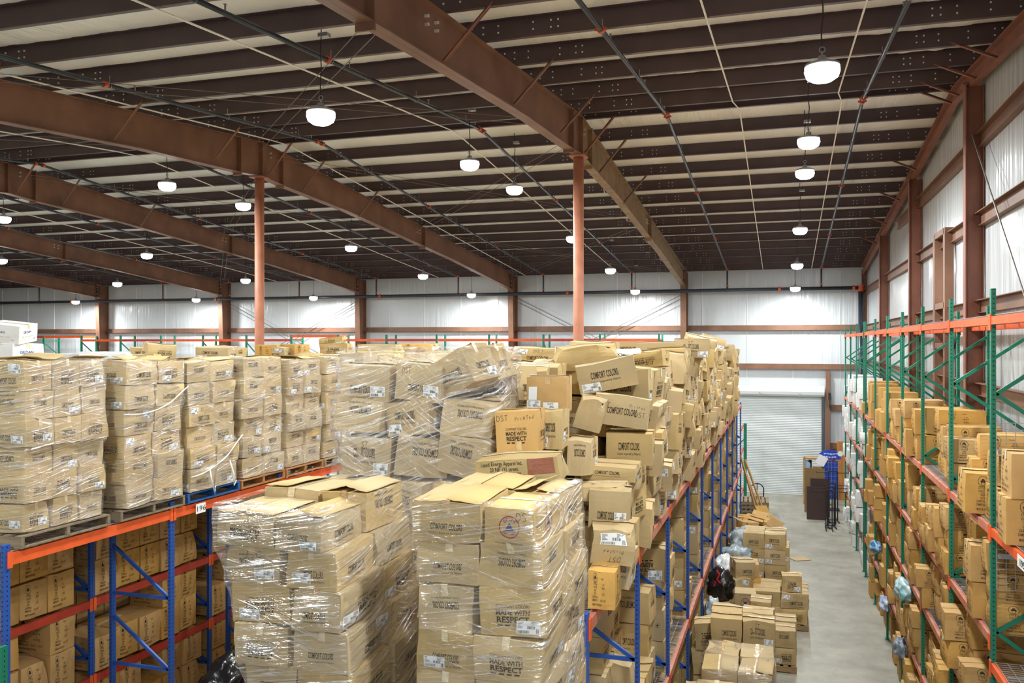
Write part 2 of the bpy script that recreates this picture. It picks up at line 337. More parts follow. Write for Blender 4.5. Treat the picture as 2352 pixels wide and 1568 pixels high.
# ---------------------------------------------------------------- cartons
class Carton:
    """Shapes of one carton, base centred on the origin: L along x, W along y, H up. Text lies on its faces."""
    def __init__(s, L, Wd, H, mtl, seed, amp=.012, bulge=.008, lift=.012, crush=0, opened=False):
        s.L, s.W, s.H, s.seed, s.amp, s.bulge = L, Wd, H, seed, amp, bulge
        r = random.Random(seed); s.r = r
        s.crush = [(Vector((r.choice((-1, 1)) * L / 2, r.choice((-1, 1)) * Wd / 2, H * r.choice((.05, 1, 1)))), r.uniform(.4, 1) * crush, r.uniform(.1, .2)) for _ in range(2)] if crush else []
        s.off = Vector((r.uniform(0, 90), r.uniform(0, 90), r.uniform(0, 90)))
        s.mats = [mtl, M_INK, M_DARKIN]; s.b = MB(); s.kids = []
        g = 7
        for face in ('-Y', '+Y', '-X', '+X'):
            w = L if 'Y' in face else Wd
            s.patch(s.b, face, -w / 2, w / 2, 0, H, g, g, 0, 0)
        s.grid(s.b, lambda u, v: (u * L - L / 2, v * Wd - Wd / 2, 0), 4, 4, 0)
        if opened: return
        s.grid(s.b, lambda u, v: (u * L - L / 2, v * Wd - Wd / 2, H - .004), 6, 6, 2)  # dark sheet: shade of the inside painted in below the flap seam
        s.lift = [r.uniform(.002, lift), r.uniform(.002, lift)]
        for k, sg in ((0, -1), (1, 1)):
            lf = s.lift[k]
            s.grid(s.b, lambda u, v, sg=sg, lf=lf: (u * L - L / 2, sg * (Wd / 2 - v * (Wd / 2 - .002)), H + lf * v), 6, 4, 0)
            s.grid(s.b, lambda u, v, sg=sg, lf=lf: (u * L - L / 2, sg * .002, H + lf - v * (lf + .003)), 6, 1, 0)
            for e in (-1, 1):
                s.grid(s.b, lambda u, v, sg=sg, lf=lf, e=e: (e * L / 2, sg * (Wd / 2 - u * (Wd / 2 - .002)), H + lf * u * (1 - v) - .003 * v), 4, 1, 0)
    def D(s, p):
        x, y, z = p; L, Wd, H = s.L, s.W, s.H
        nx, ny, nz = 2 * x / L, 2 * y / Wd, 2 * z / H - 1
        q = lambda t: max(0, 1 - t * t)
        v = Vector((x + nx * s.bulge * q(ny) * q(nz), y + ny * s.bulge * q(nx) * q(nz), z))
        n = noise.noise_vector(Vector((x * 3.1, y * 3.1, z * 3.1)) + s.off) * s.amp
        n2 = noise.noise_vector(Vector((x * 9, y * 9, z * 9)) + s.off * 2) * s.amp * .25
        n += n2; n.z *= max(0, min(1, z / H)); v += n
        for c, a, rad in s.crush:
            d = (Vector(p) - c).length
            if d < rad * 1.6:
                t = a * (1 - d / (rad * 1.6)) ** 1.5; v = v.lerp(Vector((0, 0, H * .5)), t * .35)
        return v
    def grid(s, mb, fn, nu, nv, m=0):
        o = len(mb.v)
        for j in range(nv + 1):
            for i in range(nu + 1): mb.v.append(s.D(fn(i / nu, j / nv)))
        for j in range(nv):
            for i in range(nu):
                a = o + j * (nu + 1) + i; mb.f.append((a, a + 1, a + nu + 2, a + nu + 1)); mb.m.append(m)
    def at(s, face, u, v, e):
        L, Wd, H = s.L, s.W, s.H
        if face == '-Y': return (u, -Wd / 2 - e, v)
        if face == '+Y': return (-u, Wd / 2 + e, v)
        if face == '+X': return (L / 2 + e, u, v)
        if face == '-X': return (-L / 2 - e, -u, v)
        lf = s.lift[0 if v < 0 else 1] if hasattr(s, 'lift') else 0
        return (u, v, H + e + lf * (1 - abs(2 * v / Wd)))
    def patch(s, mb, face, u0, u1, v0, v1, nu, nv, e, m):
        s.grid(mb, lambda a, b: s.at(face, u0 + (u1 - u0) * a, v0 + (v1 - v0) * b, e), nu, nv, m)
    def flat(s, face, vs, fs, u, v, h, wx, rot, m, mb=None, e=.0022):
        mb = mb or s.b; c, sn = cos(rot), sin(rot)
        P = []
        for a, b in vs:
            a, b = a * h * wx, (b - .5) * h
            P.append(s.D(s.at(face, u + a * c - b * sn, v + a * sn + b * c, e)))
        mb.add(P, fs, m)
    def text(s, face, txt, u, v, h, maxw=None, bold=.012, rot=0, m=1, wx=.62, e=.0022):
        vs, fs, w = glyphs(txt, bold)
        if maxw and w * h * wx > maxw: wx = maxw / (w * h)
        s.flat(face, vs, fs, u, v, h, wx, rot, m, None, e)
    def hand(s, face, txt, u, v, h, rot=0, mtl=None, w=.07):
        vs, fs, _ = scrawl(txt, w); s.flat(face, vs, fs, u, v, h, 1, rot, s.slot(mtl or M_PEN))
    def slot(s, mtl):
        if mtl not in s.mats: s.mats.append(mtl)
        return s.mats.index(mtl)
    def child(s, name, mb, mats): s.kids.append((name, mb.mesh(name, mats)))
    def tape(s, clear=False, drop=.07, width=.05):
        mb = MB(); L, H = s.L, s.H; z = H + max(s.lift) + .002
        s.grid(mb, lambda u, v: (u * (L + .006) - L / 2 - .003, (v - .5) * width, z), 6, 2, 0)
        for f in ('-X', '+X'): s.patch(mb, f, -width / 2, width / 2, H - drop, H + max(s.lift) + .002, 2, 3, .003, 0)
        s.child('packing_tape', mb, [M_TAPEC if clear else M_TAPE])
    def strip(s, face, u, v0, v1, width=.05, name='packing_tape', mtl=None):
        mb = MB(); s.patch(mb, face, u - width / 2, u + width / 2, v0, v1, 2, 4, .003, 0); s.child(name, mb, [mtl or M_TAPE])
    def label(s, face, u, v, w, h, rot=0, wrap=None):
        mb = MB(); r = s.r
        s.patch(mb, face, u - w / 2, u + w / 2, v - h / 2, v + h / 2, 5, 4, .003, 0)
        def bars(x0, x1, y0, y1, n):
            for i in range(n):
                a = x0 + (x1 - x0) * (i + r.uniform(0, .3)) / n; b = a + (x1 - x0) / n * r.uniform(.3, .65)
                s.patch(mb, face, u + a * w, u + b * w, v + y0 * h, v + y1 * h, 1, 1, .0045, 1)
        bars(-.45, .05, -.45, -.22, 14); bars(-.05, .3, -.12, .12, 10)
        for i in range(5): s.patch(mb, face, u - .45 * w, u + (-.45 + r.uniform(.1, .28)) * w, v + (.38 - i * .11) * h, v + (.415 - i * .11) * h, 1, 1, .0045, 1)
        for i in range(4): s.patch(mb, face, u + .12 * w, u + (.12 + r.uniform(.1, .3)) * w, v + (.4 - i * .08) * h, v + (.43 - i * .08) * h, 1, 1, .0045, 1)
        bars(.32, .45, -.45, -.05, 5)
        s.child('shipping_label', mb, [M_LAB, M_INK])
    def done(s): return (s.b.mesh('carton', s.mats), s.kids, (s.L, s.W, s.H))

def qr_patch(c, face, u, v, a): c.patch(c.b, face, u - a / 2, u + a / 2, v - a / 2, v + a / 2, 1, 1, .002, 1)
def p_comfort(c, face, flip=False, big=.1, u=0, v=.42):
    w = (c.L if 'Y' in face else c.W); H = c.H; rot = pi if flip else 0; sg = -1 if flip else 1; b = big * H / .34
    vv = H * (1 - v) if flip else H * v
    c.text(face, 'COMFORT COLORS', u, vv, b * .72, w * .46, .018, rot, wx=.42)
    c.text(face, 'Colors Inspired by Nature', u - .0 * sg, vv - sg * b * .72, b * .24, w * .5, .0, rot, wx=.8)
def p_respect(c, face, flip=False, u=0):
    w = (c.L if 'Y' in face else c.W); H = c.H; rot = pi if flip else 0; sg = -1 if flip else 1; h = min(.046, w * .105)
    v = H * .42
    c.text(face, 'COMFORT COLORS', u, v + sg * h * 1.55, h * .55, w * .5, 0, rot, wx=.95)
    c.text(face, 'MADE WITH', u, v + sg * h * .55, h * .85, w * .5, .02, rot, wx=1)
    c.text(face, 'RESPECT', u, v - sg * h * .6, h * .95, w * .5, .03, rot, wx=1)
    for i in range(4): c.patch(c.b, face, u - w * .24 + i * w * .12, u - w * .24 + i * w * .12 + w * .08, v - sg * h * 1.55 - .006, v - sg * h * 1.55 + .006, 1, 1, .002, 1)
def emblem(c, face, u, v, r_):
    vs, fs = [], []
    def ring(cx, cy, r0, r1, n=20, a0=0, a1=2 * pi):
        for i in range(n):
            o = len(vs)
            for a, rr in ((i, r0), (i, r1), (i + 1, r1), (i + 1, r0)):
                t = a0 + (a1 - a0) * a / n; vs.append((cx + rr * cos(t), cy + rr * sin(t) + .5))
            fs.append((o, o + 1, o + 2, o + 3))
    ring(0, 0, .92, 1); ring(0, .15, 0.001, .34, 10); ring(-.3, -.05, .001, .22, 8); ring(.3, -.05, .001, .22, 8); ring(0, -.35, .34, .44, 12, pi, 2 * pi)
    c.flat(face, vs, fs, u, v, r_, 1, 0, 1)
def p_export(c, face, sx=1):
    w = (c.L if 'Y' in face else c.W); H = c.H; k = min(w, .5)
    u0 = -w * .26; t = .021 * H / .36
    emblem(c, face, u0 + .02, H * .82, .055 * H / .4)
    c.text(face, 'Textile', u0 + k * .36, H * .83, t * .9, None, .0, wx=.8)
    for i, (a, b) in enumerate((('STYLE #', '1717'), ('COLOR', 'BLACK'), ('SIZE', 'L'), ('QTY', '72 PCS'), ('CARTON #', ''), ('DIMENSION', '20.5" x 14.5"'))):
        v = H * (.66 - i * .085)
        c.text(face, a, u0 + .02, v, t, k * .3, .006, wx=.8); 
        if b: c.text(face, b, u0 + k * .42, v, t, k * .36, .006, wx=.8)
    c.text(face, 'MADE IN PAKISTAN', u0 + k * .14, H * .12, t, k * .5, .01, wx=.8)
def p_delta(c, face, u=0):
    H = c.H; r_ = H * .3; v = H * .52
    vs, fs = [], []; n = 40
    for i in range(n):
        o = len(vs)
        for a, rr in ((i, .9), (i, 1), (i + 1, 1), (i + 1, .9)):
            t = 2 * pi * a / n; vs.append((rr * cos(t), rr * sin(t) + .5))
        fs.append((o, o + 1, o + 2, o + 3))
    c.flat(face, vs, fs, u, v, r_, 1, 0, c.slot(M_INKR))
    tri = []; tf = []
    for i in range(6):
        y0 = -.35 + i * .125; y1 = y0 + .1; h0 = (.42 - y0) * .62; h1 = (.42 - y1) * .62; o = len(tri)
        tri += [(-h0, y0 + .5), (h0, y0 + .5), (h1, y1 + .5), (-h1, y1 + .5)]; tf.append((o, o + 1, o + 2, o + 3))
    c.flat(face, tri, tf, u, v, r_, 1, 0, c.slot(M_INKB))
    for word, up in (('DELTA', 1), ('EST. 1903', -1)):
        for i, ch in enumerate(word):
            if ch == ' ': continue
            t = (i - (len(word) - 1) / 2) * (.36 if up > 0 else .22)
            a = pi / 2 - t if up > 0 else -pi / 2 + t
            vv, ff, _ = glyphs(ch, .02); c.flat(face, vv, ff, u + r_ * .68 * cos(a), v + r_ * .68 * sin(a), r_ * (.26 if up > 0 else .19), .9, (a - pi / 2) if up > 0 else (a + pi / 2), c.slot(M_INKB))
    c.text(face, "'Committed to Personal Safety'", u, H * .09, .016 * H / .28, c.W * .7, 0, m=1, wx=.8)
def p_white(c, face, flip=False):
    w = (c.L if 'Y' in face else c.W); H = c.H
    c.text(face, 'GILDAN', -w * .08, H * .62, H * .13, w * .4, .01, m=c.slot(M_INKB), wx=.8)
    for i in range(4): c.patch(c.b, face, -w * .35 + i * w * .16, -w * .35 + i * w * .16 + w * .1, H * .36, H * .37, 1, 1, .002, 1)
    c.text(face, '1717', w * .32, H * .2, H * .07, w * .2, .01, wx=.7)

VAR = {}
def variants(style):
    if style in VAR: return VAR[style]
    out = []
    if style == 'tan':         # printed apparel cartons, long face -Y/+Y
        for i in range(14):
            r = random.Random(100 + i)
            c = Carton(.56, .42, .34, M_TAN, 200 + i, amp=r.uniform(.006, .018) if i % 3 else .03, bulge=r.uniform(.003, .012), lift=r.uniform(.008, .03), crush=r.choice((0, 0, 0, .35)))
            f = r.random() < .35
            if i not in (3, 9): p_comfort(c, '-Y', f, r.choice((.085, .1, .11)), r.uniform(-.06, .06), r.choice((.35, .45, .6)))
            else: p_respect(c, '-Y', f, r.uniform(-.05, .05))
            p_comfort(c, '+Y', f)
            p_respect(c, '+X', f) if r.random() < .3 else p_comfort(c, '+X', f, .09)
            p_respect(c, '-X', f) if r.random() < .5 else p_comfort(c, '-X', f, .075)
            if r.random() < .15: c.hand('-Y', 'DST', r.uniform(-.15, .1), .27, .06, r.uniform(-.1, .1) + (pi if f else 0))
            if r.random() < .2: c.hand('+X', 'DST', 0, .27, .06, r.uniform(-.1, .1) + (pi if f else 0))
            c.tape(r.random() < .6)
            if r.random() < .55: c.label('-Y', r.choice((-.17, .17, .15)), .34 * r.choice((.2, .3, .75)), .17, .1)
            if r.random() < .5: c.label('+X', r.choice((-.08, .1)), .34 * r.choice((.2, .3)), .15, .09)
            out.append(c.done())
    elif style == 'brown':     # export cartons, print on all sides
        for i in range(8):
            r = random.Random(300 + i)
            c = Carton(.62, .42, .36, M_BRN, 400 + i, amp=r.uniform(.006, .02), bulge=r.uniform(.006, .024), lift=r.uniform(.006, .02), crush=r.choice((0, 0, .5)))
            for f in ('-Y', '+Y', '-X', '+X'): p_export(c, f)
            c.tape(r.random() < .3); 
            if r.random() < .5: c.strip('-X', 0, 0, .08)
            out.append(c.done())
    elif style == 'white':
        for i in range(5):
            r = random.Random(500 + i)
            c = Carton(.55, .42, .34, M_WHT, 600 + i, amp=r.uniform(.008, .02), bulge=r.uniform(.004, .02), lift=r.uniform(.008, .02), crush=r.choice((0, .6)))
            for f in ('-Y', '+Y', '-X', '+X'): p_white(c, f)
            c.tape(True); out.append(c.done())
    elif style == 'plain':
        for i in range(5):
            c = Carton(.5, .4, .34, M_TAN, 700 + i, amp=.018, bulge=.012, lift=.03, crush=.8); c.tape(True); out.append(c.done())
    elif style == 'box63':
        for i in range(2):
            c = Carton(.5, .45, .34, M_TAN, 720 + i, amp=.01)
            for f in ('-Y', '+Y'):
                c.text(f, 'BOX 63', 0, .17, .055, None, .01, rot=pi * i, wx=.85); emblem(c, f, -.18, .17, .028); emblem(c, f, .18, .17, .028)
            p_respect(c, '+X'); c.tape(); out.append(c.done())
    elif style == 'delta':
        c = Carton(.36, .55, .25, M_TAN, 741, amp=.008); p_delta(c, '-Y'); p_delta(c, '+X', .0); c.hand('-Y', 'DS', .09, .2, .06, 0); c.tape(True); out.append(c.done())
    elif style == 'xxxl':
        c = Carton(.38, .5, .33, M_BRN, 743, amp=.008, lift=.02)
        mb = MB(); c.patch(mb, '-Y', -.03, .11, .04, .1, 3, 2, .003, 0); c.child('shipping_label', mb, [M_LAB])
        c.text('-Y', 'BLACK', .04, .087, .014, None, .01, wx=.9, e=.0045); c.text('-Y', '3XL', .05, .06, .02, None, .02, wx=.9, e=.0045)
        c.label('-Y', -.12, .07, .13, .09); mb = MB(); c.patch(mb, '-Y', -.17, -.09, .12, .24, 3, 3, .004, 0); c.child('paper_sheet', mb, [M_LAB])
        c.strip('-Y', .01, .26, .33); c.tape(True); out.append(c.done())
    elif style == 'address':
        c = Carton(.68, .4, .19, M_TAN, 745, amp=.02, crush=.8)
        for i, t in enumerate(('Liquid Energy Apparel Inc.', '20 NE 191 street.', 'Beach , FL 33179', 'apparel.com')):
            c.text('-Y', t, -.12 + .02 * i, .165 - i * .042, .03, .36, .004, wx=.75)
        c.strip('-Y', .2, .075, .19, .22, 'packing_tape', mat('tape_brown', srgb(150, 96, 76), .25, bump=.3)); c.tape(True); out.append(c.done())
    elif style == 'dst_respect':
        c = Carton(.36, .46, .35, M_BRN, 747, amp=.008); p_respect(c, '-Y'); c.hand('-Y', 'DST', -.115, .3, .048, .06); c.hand('-Y', 'PrINTed', .075, .295, .033, .1)
        p_comfort(c, '+X', False, .07); c.label('+X', .14, .14, .07, .11); c.strip('-Y', .02, 0, .1); c.tape(); out.append(c.done())
    elif style == 'dst_comfort':
        c = Carton(.55, .42, .3, M_TAN, 749, amp=.022, crush=.9)
        c.text('-Y', 'COMFORT COLORS', .01, .15, .062, .3, .016, wx=.5); c.hand('-Y', 'DST', -.17, .2, .055, -.05); c.hand('-Y', 'Printed', .16, .21, .032, 0); c.hand('-Y', 'DST', .2, .14, .05, 0)
        p_respect(c, '+X'); c.tape(True); out.append(c.done())
    elif style == 'wreath':
        c = Carton(.55, .42, .22, M_WHT, 751, amp=.03, bulge=.05, lift=.01)
        vs, fs = [], []
        for q in range(13):
            a = 2 * pi * q / 13
            for w in range(8):
                o = len(vs)
                for e, rr in ((w, .17), (w, .23), (w + 1, .23), (w + 1, .17)):
                    t = 2 * pi * e / 8; vs.append((.95 * cos(a) + rr * cos(t), .5 * sin(a) + rr * sin(t) + .5))
                fs.append((o, o + 1, o + 2, o + 3))
        c.flat('-Y', vs, fs, 0, .1, .1, 1, 0, 1); out.append(c.done())
    elif style == 'crushed':
        c = Carton(.36, .46, .32, M_TAN, 753, amp=.03, bulge=.012, lift=.04, crush=.8); c.label('-Y', .0, .24, .24, .11, 0); c.hand('-Y', 'Printed', .0, .12, .035, pi); c.hand('-Y', 'DST', .02, .05, .05, pi); c.tape(); out.append(c.done())
    VAR[style] = out; return out
def add_flap(o, style_dims, r, n=2):
    L, Wd, H = style_dims
    for s in r.sample((-1, 1), min(n, 2)):
        m = MB(); a = r.uniform(.03, .22); k = 5; o0 = 0; w = Wd * .5
        for j in range(k + 1):
            t = j / k; ang = a * (1 + .5 * sin(t * 2)); y = s * (Wd / 2 - w * t * cos(ang)); z = H + .02 + w * t * sin(ang) - .02 * sin(t * 3) * r.uniform(0, 1)
            for x in (-L / 2 + .01, -L / 6, L / 6, L / 2 - .01): m.v.append(Vector((x, y, z + .006 * sin(x * 9 + t))))
        for j in range(k):
            for i in range(3): q = j * 4 + i; m.f.append((q, q + 1, q + 5, q + 4)); m.m.append(0)
        f = build(m, 'top_flap', M_TAN, o, True); md = f.modifiers.new('thickness', 'SOLIDIFY'); md.thickness = .005
NAMES = {'tan': 'printed_carton', 'brown': 'export_carton', 'white': 'white_carton', 'plain': 'plain_carton'}
def put(style, loc, dims, rz, label, group=None, name=None, tilt=(0, 0), var=None, turn=None, r=rnd, parts=True, base=True, flaps=0):
    """A carton of outer size dims (x,y,z before rotation) standing at loc, centre of its base."""
    V = variants(style); v = V[(var if var is not None else r.randrange(len(V))) % len(V)]
    me, kids, (L, Wd, H) = v
    o = bpy.data.objects.new(name or NAMES.get(style, 'printed_carton'), me); C.objects.link(o)
    q = Euler((tilt[0], tilt[1], rz)).to_matrix()
    o.rotation_euler = (tilt[0], tilt[1], rz); o.scale = (dims[0] / L, dims[1] / Wd, dims[2] / H)
    p = Vector(loc)
    if (tilt[0] or tilt[1]) and base:     # keep the lowest corner on the support
        p.z -= min((q @ Vector((a * dims[0] / 2, b * dims[1] / 2, 0))).z for a in (-1, 1) for b in (-1, 1))
    o.location = p
    if parts:
        for n, km in kids:
            k = bpy.data.objects.new(n, km); C.objects.link(k); k.parent = o
    if flaps: add_flap(o, (L, Wd, H), r, flaps)
    tag(o, label, 'carton', group); return o
for _s in ('tan', 'brown', 'white', 'plain', 'box63', 'delta', 'xxxl', 'address', 'dst_respect', 'dst_comfort', 'wreath', 'crushed'): variants(_s)
glyphs('196', .01); glyphs('195', .01)

# ================================================================ the building
m = MB(); m.box(((XL + XR) / 2, (YF + YB) / 2, -.1), (XR - XL + .4, YB - YF + .4, .2)); struct(m, 'floor', [M_FLOOR], 'grey polished concrete warehouse floor', cat='floor')
m = MB(); m.box(((XL + XR) / 2, YB + .1, 4.8), (XR - XL, .2, 9.9)); struct(m, 'wall_back', [M_VWALL], 'far wall faced with white insulation vinyl', cat='wall')
m = MB(); m.box(((XL + XR) / 2, YF - .1, 4.8), (XR - XL, .2, 9.9)); struct(m, 'wall_front', [M_VWALL], 'white vinyl wall behind the viewpoint', cat='wall')
for nm, x in (('wall_right', XR + .1), ('wall_left', XL - .1)):
    m = MB(); m.prism([(YF, -.05), (YB, -.05), (YB, roof(YB) + .32), (YR, RZ + .32), (YF, roof(YF) + .32)], 0, x - .1, x + .1)
    struct(m, nm, [M_VWALLS], 'side wall faced with white insulation vinyl' if 'right' in nm else 'far side wall of white vinyl', cat='wall')
# ceiling: vinyl faced insulation sagging between purlins, one sheet per slope
PUR = [YR - .28 - 1.46 * k for k in range(14)] + [YR + .28 + 1.5 * k for k in range(13)] + [YB - .12]
PUR = sorted(p for p in PUR if YF < p < YB)
m = MB(); ys = []
for a, b in zip([YF] + PUR, PUR + [YB]):
    for k in range(6):
        t = k / 6; ys.append((a + (b - a) * t, .05 * 4 * t * (1 - t) if b - a > .7 else 0))
ys.append((YB, 0))
NX = 320; step = (XR - XL) / NX
for y, d in ys:
    for i in range(NX + 1):
        x = XL + i * step; w = noise.noise(Vector((x * 2.6 + y * .9, y * .55, 0))); g = noise.noise(Vector((x * .35, y * .3, 9)))
        m.v.append(Vector((x, y, roof(y) + .285 - d - (.05 * (1 - abs(w)) ** 3 * max(0, g + .45) if d > 0 else 0))))
for j in range(len(ys) - 1):
    for i in range(NX):
        a = j * (NX + 1) + i; m.f.append((a, a + 1, a + NX + 2, a + NX + 1)); m.m.append(0)
struct(m, 'ceiling', [M_VROOF], 'sagging cream vinyl roof insulation between the purlins', smooth=True, cat='ceiling')
m = MB(); m.prism([(YF, roof(YF) + .3), (YR, RZ + .3), (YB, roof(YB) + .3), (YB, roof(YB) + .36), (YR, RZ + .36), (YF, roof(YF) + .36)], 0, XL, XR)
struct(m, 'roof', [M_VROOF], 'roof deck above the insulation', cat='roof')
# purlins
def purlin(y, i):
    m = MB(); z = roof(y); d = .275; L = XR - XL; cx = (XL + XR) / 2; sg = 1 if y < YR else -1
    m.box((cx, y, z + d / 2), (L, .012, d)); m.box((cx, y + sg * .035, z + .006), (L, .07, .012)); m.box((cx, y - sg * .035, z + d - .006), (L, .07, .012))
    m.box((cx, y + sg * .068, z + .016), (L, .008, .022))
    for fx in FR + [XR - .12]:
        for dx in ((-1.15, -1.05, -.8, -.3, -.08, .08, .3, .8, 1.05, 1.15) if fx < XR - 1 else (-1.15, -1.05, -.85, -.45, -.1, 0)):
            for dz in (.09, .185): m.box((fx + dx, y - .012, z + dz), (.02, .022, .02), 1)
    struct(m, 'roof_purlin', [M_PURL, M_BOLT], '%s purlin %s the ridge' % ('dark brown roof', 'counted %s toward us from' % nth(i) if y < YR else 'counted %s beyond' % nth(i)), cat='purlin')
near = sorted([p for p in PUR if p < YR], reverse=True); far = sorted(p for p in PUR if p > YR)
for i, p in enumerate(near): purlin(p, i)
for i, p in enumerate(far): purlin(p, i)
# frames: tapered rafters, wall columns, pipe columns
def rafter(x, k):
    m = MB()
    for sg in (-1, 1):
        y_end = YF + .35 if sg < 0 else YB - .75
        segs = [(YR, .8), (YR + sg * .85, .8), (YR + sg * 4, .68), (YR + sg * 12, .62), (y_end, .7)]
        top = [(y, roof(y) - .01) for y, d in segs]; bot = [(y, roof(y) - .01 - d) for y, d in segs]
        mi = 0
        for (a, b), (c, d), (e, f), (g, h) in zip(top, top[1:], bot, bot[1:]):
            if sg > 0: mi = 1 if k == 0 else 0
            m.prism([(a, b), (c, d), (g, h), (e, f)], 0, x - .006, x + .006, mi)
            L = hypot(c - a, d - b); cy, cz = (a + c) / 2, (b + d) / 2
            m.bar((x, a, b - .01), (x, c, d - .01), .2, .018, mi); m.bar((x, e, f + .01), (x, g, h + .01), .2, .018, mi)
        for yy in (YR + sg * .85, YR + sg * 9.5):
            z0 = roof(yy); dd = .82 if abs(yy - YR) < 1 else .68
            m.box((x, yy, z0 - dd / 2 - .02), (.22, .03, dd + .06), mi)
    m.box((x, YR, RZ - .41), (.2, .03, .78))
    for yy in (YR - 8.0, YR - 7.7, YR + 9.0, YR + 9.2, YR + .4):
        for dz in (.16, .26): m.box((x + .03, yy, roof(yy) - dz), (.06, .03, .03), 2)
    return struct(m, 'roof_beam', [M_STEEL, M_STEELG, M_BOLT], '%s brown tapered steel rafter counted from the right wall' % nth(k), cat='beam')
for k, x in enumerate(FR):
    rafter(x, k)
    m = MB(); yo = YB - .02
    zt = roof(yo) - .02
    m.prism([(yo, 0), (yo, zt), (yo - .8, zt - .0), (yo - .72, zt - .75), (yo - .36, 0)], 0, x - .006, x + .006)
    m.bar((x, yo - .36, 0), (x, yo - .72, zt - .75), .24, .02, up=(0, 1, 0)); m.bar((x, yo - .72, zt - .75), (x, yo - .74, zt), .24, .02, up=(0, 1, 0)); m.box((x, yo - .01, zt / 2), (.24, .02, zt))
    for dz in (.1, .25, .45, .6):
        m.box((x + .05, yo - .76, zt - dz), (.03, .05, .03), 1); m.box((x - .05, yo - .76, zt - dz), (.03, .05, .03), 1)
    struct(m, 'wall_column', [M_STEEL, M_BOLT], '%s tapered brown wall column counted from the rolling door' % nth(k), cat='column')
    if k < 2:
        m = MB(); m.tube([(x, YR, 0), (x, YR, RZ - .86)], .108, 24); m.box((x, YR, RZ - .84), (.34, .34, .03)); m.box((x, YR, .01), (.36, .36, .02))
        o = struct(m, 'pipe_column', [M_COLO], 'round orange primed pipe column %s' % ('rising beside the tall carton pile' if k == 0 else 'rising among the wrapped stacks on the left'), smooth=False, cat='column')
        for p in o.data.polygons: p.use_smooth = len(p.vertices) == 4 and abs(p.normal.z) < .1
# flange braces: short diagonal angles from rafter bottom flange up to the purlins
def flange_brace(x, y, side, red=False, drop=.66):
    z = roof(y); m = MB()
    m.bar((x + side * .07, y + .0, z - drop + .04), (x + side * .72, y, z + .05), .05, .012); m.bar((x + side * .07, y + .02, z - drop + .06), (x + side * .72, y + .02, z + .07), .012, .05)
    struct(m, 'flange_brace', [M_STEELR if red else M_STEEL])
for k, x in enumerate(FR[:4]):
    for i in (3, 5, 1): flange_brace(x, near[i], 1, i == 5)
    for i in (0, 1, 3): flange_brace(x, far[i], 1, i == 0, .74)
for i in range(1, 11, 2): flange_brace(XR - .1, near[min(i, 5)] if i < 3 else far[i], -1, True, .3)
for y in (near[0], near[2], near[4], far[0]): flange_brace(XR - .1, y, -1, True, .3)
# end wall steel on the right: rake beam, columns, girts, framed opening
m = MB()
for a, b in ((YF, YR), (YR, YB - .3)):
    m.bar((XR - .14, a, roof(a) - .16), (XR - .14, b, roof(b) - .16), .012, .3); m.bar((XR - .19, a, roof(a) - .31), (XR - .19, b, roof(b) - .31), .11, .016); m.bar((XR - .19, a, roof(a) - .02), (XR - .19, b, roof(b) - .02), .11, .016)
struct(m, 'rake_beam', [M_STEELR], 'red-brown rake beam sloping along the top of the side wall', cat='beam')
EC = [2.4, 9.2, 16.0, 22.8, 29.6]
for i, y in enumerate(EC):
    zt = roof(y) - .3; m = MB(); x = XR - .16
    m.box((x, y, zt / 2), (.26, .012, zt)); m.box((x - .13, y, zt / 2), (.016, .2, zt)); m.box((x + .13, y, zt / 2), (.016, .2, zt))
    m.box((x - .13, y, zt + .02), (.1, .26, .04))
    struct(m, 'end_wall_column', [M_STEELR], '%s red-brown column along the side wall, counted from this end' % nth(i), cat='column')
def girt_y(z, y0, y1):
    m = MB(); x = XR - .06
    m.box((x, (y0 + y1) / 2, z), (.012, y1 - y0, .2)); m.box((x - .0, (y0 + y1) / 2, z - .1), (.1, y1 - y0, .012)); m.box((x - .05, (y0 + y1) / 2, z + .1), (.1, y1 - y0, .012))
    return m
for i, z in enumerate((2.1, 3.65, 5.5, 6.86, 8.3, 9.6)):
    yy0 = YF if z < 8.9 else YR - (RZ - z) / SL * .9 + 2; yy1 = YB if z < 8.9 else YR + 9.5
    struct(girt_y(z, max(yy0, YF), yy1), 'wall_girt', [M_STEEL], 'horizontal brown girt on the side wall, %s from the floor' % ('lowest' if i == 0 else nth(i)), cat='girt')
m = MB()
for y in (18.55, 19.75): m.box((XR - .12, y, 4.4), (.16, .2, 8.2))
for z in (8.45, 7.0, 6.2): m.box((XR - .12, 19.15, z), (.16, 1.1, .12))
struct(m, 'trim_1', [M_STEEL], 'brown framed opening between two jambs in the side wall', cat='frame')
m = MB(); m.box((XR - .02, 19.15, 7.15), (.02, .95, .9)); struct(m, 'window_1', [mat('bright_louver', (1, 1, 1, 1), .4, emis=1.2)], 'small bright opening in the side wall frame', cat='window')
